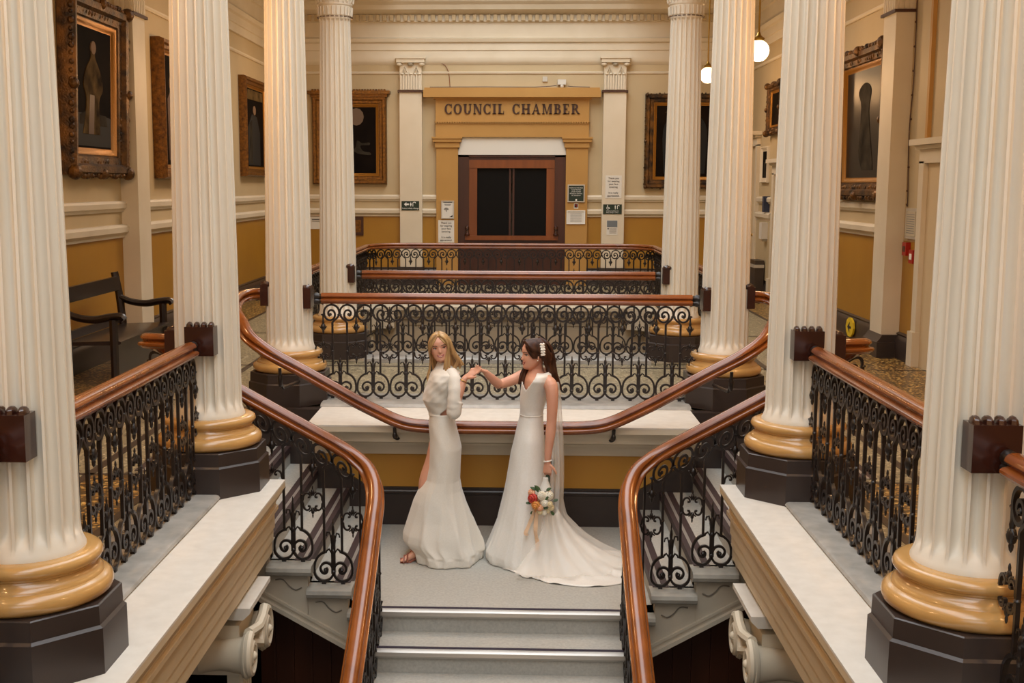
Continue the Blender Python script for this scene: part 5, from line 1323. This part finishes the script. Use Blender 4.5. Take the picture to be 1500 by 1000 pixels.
# jewelled clip
cm = MB(); cp = V((0,0,0))
for i in range(5):
    for j in range(2):
        cm.ball(F(SY*(.104-.003*abs(i-2)-(.006 if i > 2 else 0))*sc*1.0, (-.032-.02*j+.0)*sc, (.118+.02*i)*sc), .0105*sc, 8, 6)
cm.tube([F(SY*.094*sc, -.042*sc, (.11+.022*i)*sc) for i in range(5)], .013*sc, 8)
cm.build('hair_clip', M_PEARL, pc)
MB().ball(F(SY*.08*sc, -.004*sc, .072*sc), .006*sc, 8, 6).build('earring', M_PEARL, pc)
# dress
dt = [(1.405,.20,.33,8.30,8.60),(1.397,.18,.343,8.265,8.62),(1.385,.165,.35,8.24,8.63),(1.35,.14,.351,8.228,8.64),(1.31,.13,.343,8.25,8.635),(1.25,.122,.325,8.28,8.62),(1.19,.118,.31,8.305,8.60),(1.12,.12,.292,8.325,8.575),(1.08,.12,.287,8.33,8.57),(1.0,.10,.292,8.315,8.59),(.9,.078,.30,8.285,8.615),(.8,.055,.306,8.27,8.63),(.7,.04,.312,8.255,8.645),(.5,.006,.335,8.22,8.68),(.29,-.043,.365,8.18,8.72),(.16,-.09,.40,8.15,8.75),(.07,-.128,.44,8.13,8.77),(.03,-.126,.45,8.12,8.78),(.0,-.115,.45,8.12,8.78)]
def df(a, h):
    g = max(0, min(1, (.75-h)/.7)); rd = lambda q: (1-abs(sin(q)))**1.4; return g*(.06*rd(4*a+1.2)+.04*rd(7.5*a-1.5*h)-.03)+(.006*sin(9*a+h*120) if 1.05 < h < 1.13 else 0)+.004*sin(6*a+h*20)
def vneck(x, y, h):
    if h < 1.24: return False
    cxv = .163+.2*(1.38-h)*0; dv = abs((x-.165)+ (y-8.36)*.25)
    front = y < 8.5
    if h > 1.365 and abs(y-8.45) < .085: return True
    return front and h > 1.275 and (x-(.158+ (y-8.4)*.0)) < (h-1.275)*.62 and (x-.158) > -(h-1.275)*.55-.0 and y < 8.47
dr_ = cloth(dt, 1.405, .004, 150, 180, df, vneck).build('dress', M_SATIN, pc, smooth=60); thick(dr_)
# waist seam
MB().tube([(.2035+.086*cos(2*pi*i/40), 8.45+.1225*sin(2*pi*i/40), H+1.083) for i in range(41)], .0035, 5).build('waist_seam', M_SATIN, dr_)
# train spread over the floor to the right
tr = MB(); NB = 26
bd_ = catmull([(.0,8.18,0),(.09,8.1,0),(.15,8.0,0),(.22,7.98,0),(.27,7.93,0),(.36,7.87,0),(.6,7.82,0),(.8,7.88,0),(.93,8.0,0),(.98,8.2,0),(.95,8.4,0),(.85,8.6,0),(.65,8.7,0),(.45,8.72,0)], 6)
ib = len(bd_); rs = []
rnd = random.Random(11); ph = [rnd.uniform(0, 6) for _ in range(6)]
for i in range(27):
    t = i/26; r = []
    for j, q in enumerate(bd_):
        a = -pi*.75+pi*1.25*j/(ib-1)
        sx = .30+.10*cos(a); sy = 8.45+.2*sin(a); sh = .36
        x = sx+(q.x-sx)*t; y = sy+(q.y-sy)*t
        h = sh*(1-t)**2.6+.012+.016*sin(j*.55+ph[0]+t*3)*sin(pi*min(1, t*1.2))+.01*sin(j*1.1+ph[1]-t*6)*t*(1-t)*4+.006*sin(x*60+y*40)*t*(1-t)*2
        if t > .97: h = .006+.01*max(0, sin(j*.9+ph[2]))
        r.append((x, y, H+max(.005, h)))
    rs.append(r)
tr.rings(rs, cap=False, closed=False)
o = tr.build('train', M_SATIN, dr_, smooth=70); thick(o, .004)
# veil from the back of the head to the floor
vl = MB(); rs = []
vt = [(1.36,.335,.40,8.4,8.5),(1.3,.335,.41,8.33,8.54),(1.15,.325,.42,8.27,8.6),(.95,.32,.435,8.24,8.62),(.75,.315,.44,8.22,8.64),(.6,.31,.44,8.2,8.66),(.45,.30,.435,8.18,8.68),(.33,.29,.46,8.15,8.7),(.22,.24,.56,8.1,8.72),(.13,.16,.70,8.03,8.74),(.07,.1,.84,7.96,8.75),(.035,.07,.93,7.93,8.76)]
for i in range(61):
    h = 1.36-1.325*i/60; L, R_, y0, y1 = interp(vt, h); r = []
    for j in range(49):
        s_ = j/48; a = -pi*.62+pi*1.24*s_-.15
        k = 1+.07*sin(14*s_*pi+h*3)*min(1, (1.36-h)*1.5)+.04*sin(31*s_+h*7)
        r.append((L+(R_-L)*(.35+.65*cos(a)*k)*1.0, (y0+y1)/2+(y1-y0)/2*sin(a)*k, H+h+(.01*sin(j*.8) if h < .2 else 0)))
    rs.append(r)
vl.rings(rs, cap=False, closed=False); vl.build('veil', M_VEIL, pc, smooth=80)
bl = MB(); bl.tube([(.318+.027*cos(2*pi*i/20), 8.222+.024*sin(2*pi*i/20), H+.79+.004*cos(2*pi*i/20)) for i in range(21)], .0048, 6); bl.build('bracelet', M_PEARL, pc)

# ---------------------------------------------------------------- bouquet, held upside down
bq = thing('bouquet', (.28, 8.2, H+.5), 'round bouquet of red, peach and white flowers held upside down with peach ribbons', 'bouquet')
M_STEM = mat('dark_green_stem', '#2c3a1c', .6); M_LEAF = mat('green_leaf', '#3f5a2c', .5, noise=(14, '#2c4420', 3, (1,1,1), .3)); M_RIB = mat('peach_silk_ribbon', '#e2bd98', .5, sheen=.3)
FCO = {'red_dahlia': mat('deep_red_petals', '#a3201c', .5, noise=(40, '#c4402c', 3, (1,1,1), .25)), 'peach_rose': mat('peach_petals', '#e29a70', .5, noise=(40, '#efb890', 3, (1,1,1), .25)),
       'white_rose': mat('white_petals', '#efe9da', .5, noise=(40, '#ddd3b8', 3, (1,1,1), .25)), 'orange_bloom': mat('orange_petals', '#cf7a30', .5, noise=(40, '#e0a050', 3, (1,1,1), .25)), 'cream_bud': mat('cream_petals', '#e2cfa2', .5)}
sm = MB()
for k in range(9):
    a = 2*pi*k/9; sm.tube([(.352+.02*cos(a), 8.25+.012*sin(a), H+.775+.01*(k % 3)), (.327+.008*cos(a), 8.243+.008*sin(a), H+.70), (.295+.03*cos(a), 8.19+.025*sin(a), H+.57), (.275+.045*cos(a), 8.18+.04*sin(a), H+.53)], .004, 5)
sm.build('stem', M_STEM, bq)
MB().lathe([(0,.0),(.045,.0),(.034,.03),(.022,.06),(.02,.085),(0,.085)], (.303,8.2,H+.585), 16).build('ribbon_wrap', M_PAPER, bq)
def flower(nm, c, r, dirn):
    m = MB(); c = V(c); d = V(dirn).normalized(); e1 = d.orthogonal().normalized(); e2 = d.cross(e1)
    m.ball(c, r*.62, 10, 8)
    for ring, (n, rr, hh, pr) in enumerate(((9,.78,-.05,.42),(7,.5,.35,.38),(4,.22,.6,.28))):
        for k in range(n):
            a = 2*pi*(k+.5*ring)/n; p = c+(e1*cos(a)+e2*sin(a))*r*rr+d*r*hh
            q = Matrix((e1*cos(a)+e2*sin(a), d, (e1*cos(a)+e2*sin(a)).cross(d))).transposed()
            m.ball(p, (r*pr*.55, r*pr*.9, r*pr*(1.1)), 7, 5, q)
    return m.build(nm, FCO[nm], bq, smooth=60)
cen = V((.275,8.17,H+.515))
for nm, x, y, z, r in (('red_dahlia',.212,8.12,.54,.04),('peach_rose',.205,8.14,.578,.03),('white_rose',.278,8.105,.565,.034),('white_rose',.33,8.12,.565,.034),('white_rose',.298,8.095,.512,.028),('orange_bloom',.235,8.1,.495,.034),
                       ('peach_rose',.262,8.1,.478,.028),('cream_bud',.335,8.1,.505,.022),('cream_bud',.265,8.11,.445,.022),('white_rose',.295,8.12,.44,.024),('cream_bud',.345,8.12,.475,.024),('orange_bloom',.235,8.14,.455,.024),('cream_bud',.32,8.13,.448,.02),
                       ('white_rose',.28,8.22,.53,.035),('peach_rose',.24,8.22,.5,.03),('white_rose',.32,8.22,.5,.03),('red_dahlia',.225,8.19,.51,.03)):
    flower(nm, (x, y, H+z), r, V((x,y,H+z))-cen-V((0,.02,.02)))
for x, y, z, dx, dz in ((.245,8.13,.6,-.05,.02),(.25,8.12,.59,-.02,.045),(.3,8.1,.535,.02,.03),(.29,8.1,.48,.03,.0),(.36,8.14,.52,.03,.01),(.2,8.15,.5,-.035,.0),(.22,8.15,.44,-.02,-.02),(.345,8.13,.445,.02,-.025),(.31,8.12,.6,.03,.02),(.265,8.14,.6,-.04,.03)):
    m = MB(); m.rings([[(x+dx*t+.012*wd*cos(q), y-.004+.003*sin(q)*2, H+z+dz*t+.012*wd*sin(q)*.8) for q in [2*pi*i/6 for i in range(6)]] for t, wd in ((0,.3),(.3,1),(.7,.9),(1,.1))]); m.build('leaf', M_LEAF, bq)
def ribbon(pts, w):
    P = catmull(pts, 6); m = MB(); rs = []
    for i, p in enumerate(P):
        a = .6*sin(i*.35); rs.append([p+V((w*cos(a), w*sin(a), 0)), p+V((w*cos(a), w*sin(a)+.0015, 0)), p-V((w*cos(a), w*sin(a)-.0015, 0)), p-V((w*cos(a), w*sin(a), 0))])
    m.rings(rs); m.build('ribbon', M_RIB, bq, smooth=60)
ribbon([(.24,8.12,H+.5),(.215,8.12,H+.42),(.19,8.13,H+.35),(.165,8.12,H+.29),(.175,8.12,H+.27)], .014)
ribbon([(.255,8.12,H+.48),(.24,8.12,H+.4),(.235,8.11,H+.3),(.25,8.11,H+.22),(.245,8.1,H+.17)], .015)
# ================================================================ LIGHT AND CAMERA
def area(name, loc, rot, sx, sy, col, pw):
    l = bpy.data.lights.new(name, 'AREA'); l.shape = 'RECTANGLE'; l.size = sx; l.size_y = sy; l.energy = pw; l.color = col
    o = bpy.data.objects.new(name, l); o.location = loc; o.rotation_euler = rot; COL.objects.link(o); return o
area('skylight_near', (0, 4.3, 6.95), (0,0,0), 3.8, 15.8, (.96, .98, 1), 640)
sn = bpy.data.lights.new('soft_daylight', 'SUN'); sn.energy = .85; sn.angle = radians(50); sn.color = (1, .985, .96)
so = bpy.data.objects.new('soft_daylight', sn); COL.objects.link(so); so.location = (0, -2, 9); so.rotation_euler = (radians(52), 0, 0)
area('added_front_light', (0, -3.95, 3.1), (radians(90),0,0), 5.0, 3.7, (.97, .98, 1), 60)  # soft front light added behind the viewer to brighten the landing
l = bpy.data.lights.new('lower_hall_fill', 'POINT'); l.energy = 25; l.color = (1, .75, .5); l.shadow_soft_size = .3  # fill light added to lift the dark storey below, no lamp there
o = bpy.data.objects.new('lower_hall_fill', l); COL.objects.link(o); o.location = (0, 2.5, -1.9)
area('skylight_far', (0, 17.4, 6.95), (0,0,0), 3.8, 7.4, (.98, .98, .97), 320)
w = bpy.data.worlds.new('sky'); SC.world = w; w.use_nodes = True
w.node_tree.nodes['Background'].inputs[0].default_value = (.85, .92, 1, 1); w.node_tree.nodes['Background'].inputs[1].default_value = .6
f_, pi_, ya_, ro_, cx_, ppx_ = 1729.27, 0.13172, -0.03653, 0.00266, 0.0786, 691.53
cam = bpy.data.cameras.new('camera'); co = bpy.data.objects.new('camera', cam); COL.objects.link(co); SC.camera = co
cam.sensor_width = 36; cam.sensor_fit = 'HORIZONTAL'; cam.lens = f_/1500*36; cam.shift_x = (750-ppx_)/1500; cam.clip_end = 200; cam.clip_start = .05
# axes: forward d, up u, right x before roll
d_ = V((0, cos(pi_), -sin(pi_))); u_ = V((0, sin(pi_), cos(pi_))); x_ = V((1, 0, 0))
Rz = Matrix.Rotation(-ya_, 3, 'Z'); d_ = Rz @ d_; u_ = Rz @ u_; x_ = Rz @ x_
xr = x_*cos(ro_)+u_*sin(ro_)*1; ur = u_*cos(ro_)-x_*sin(ro_)*1
co.matrix_world = Matrix(((xr.x, ur.x, -d_.x, cx_), (xr.y, ur.y, -d_.y, 0), (xr.z, ur.z, -d_.z, 1.85), (0,0,0,1)))
vs = SC.view_settings; SC.display_settings.display_device = 'sRGB'
vs.view_transform = 'Standard'; vs.look = 'None'; vs.gamma = 1; vs.use_curve_mapping = False; vs.exposure = 0.12
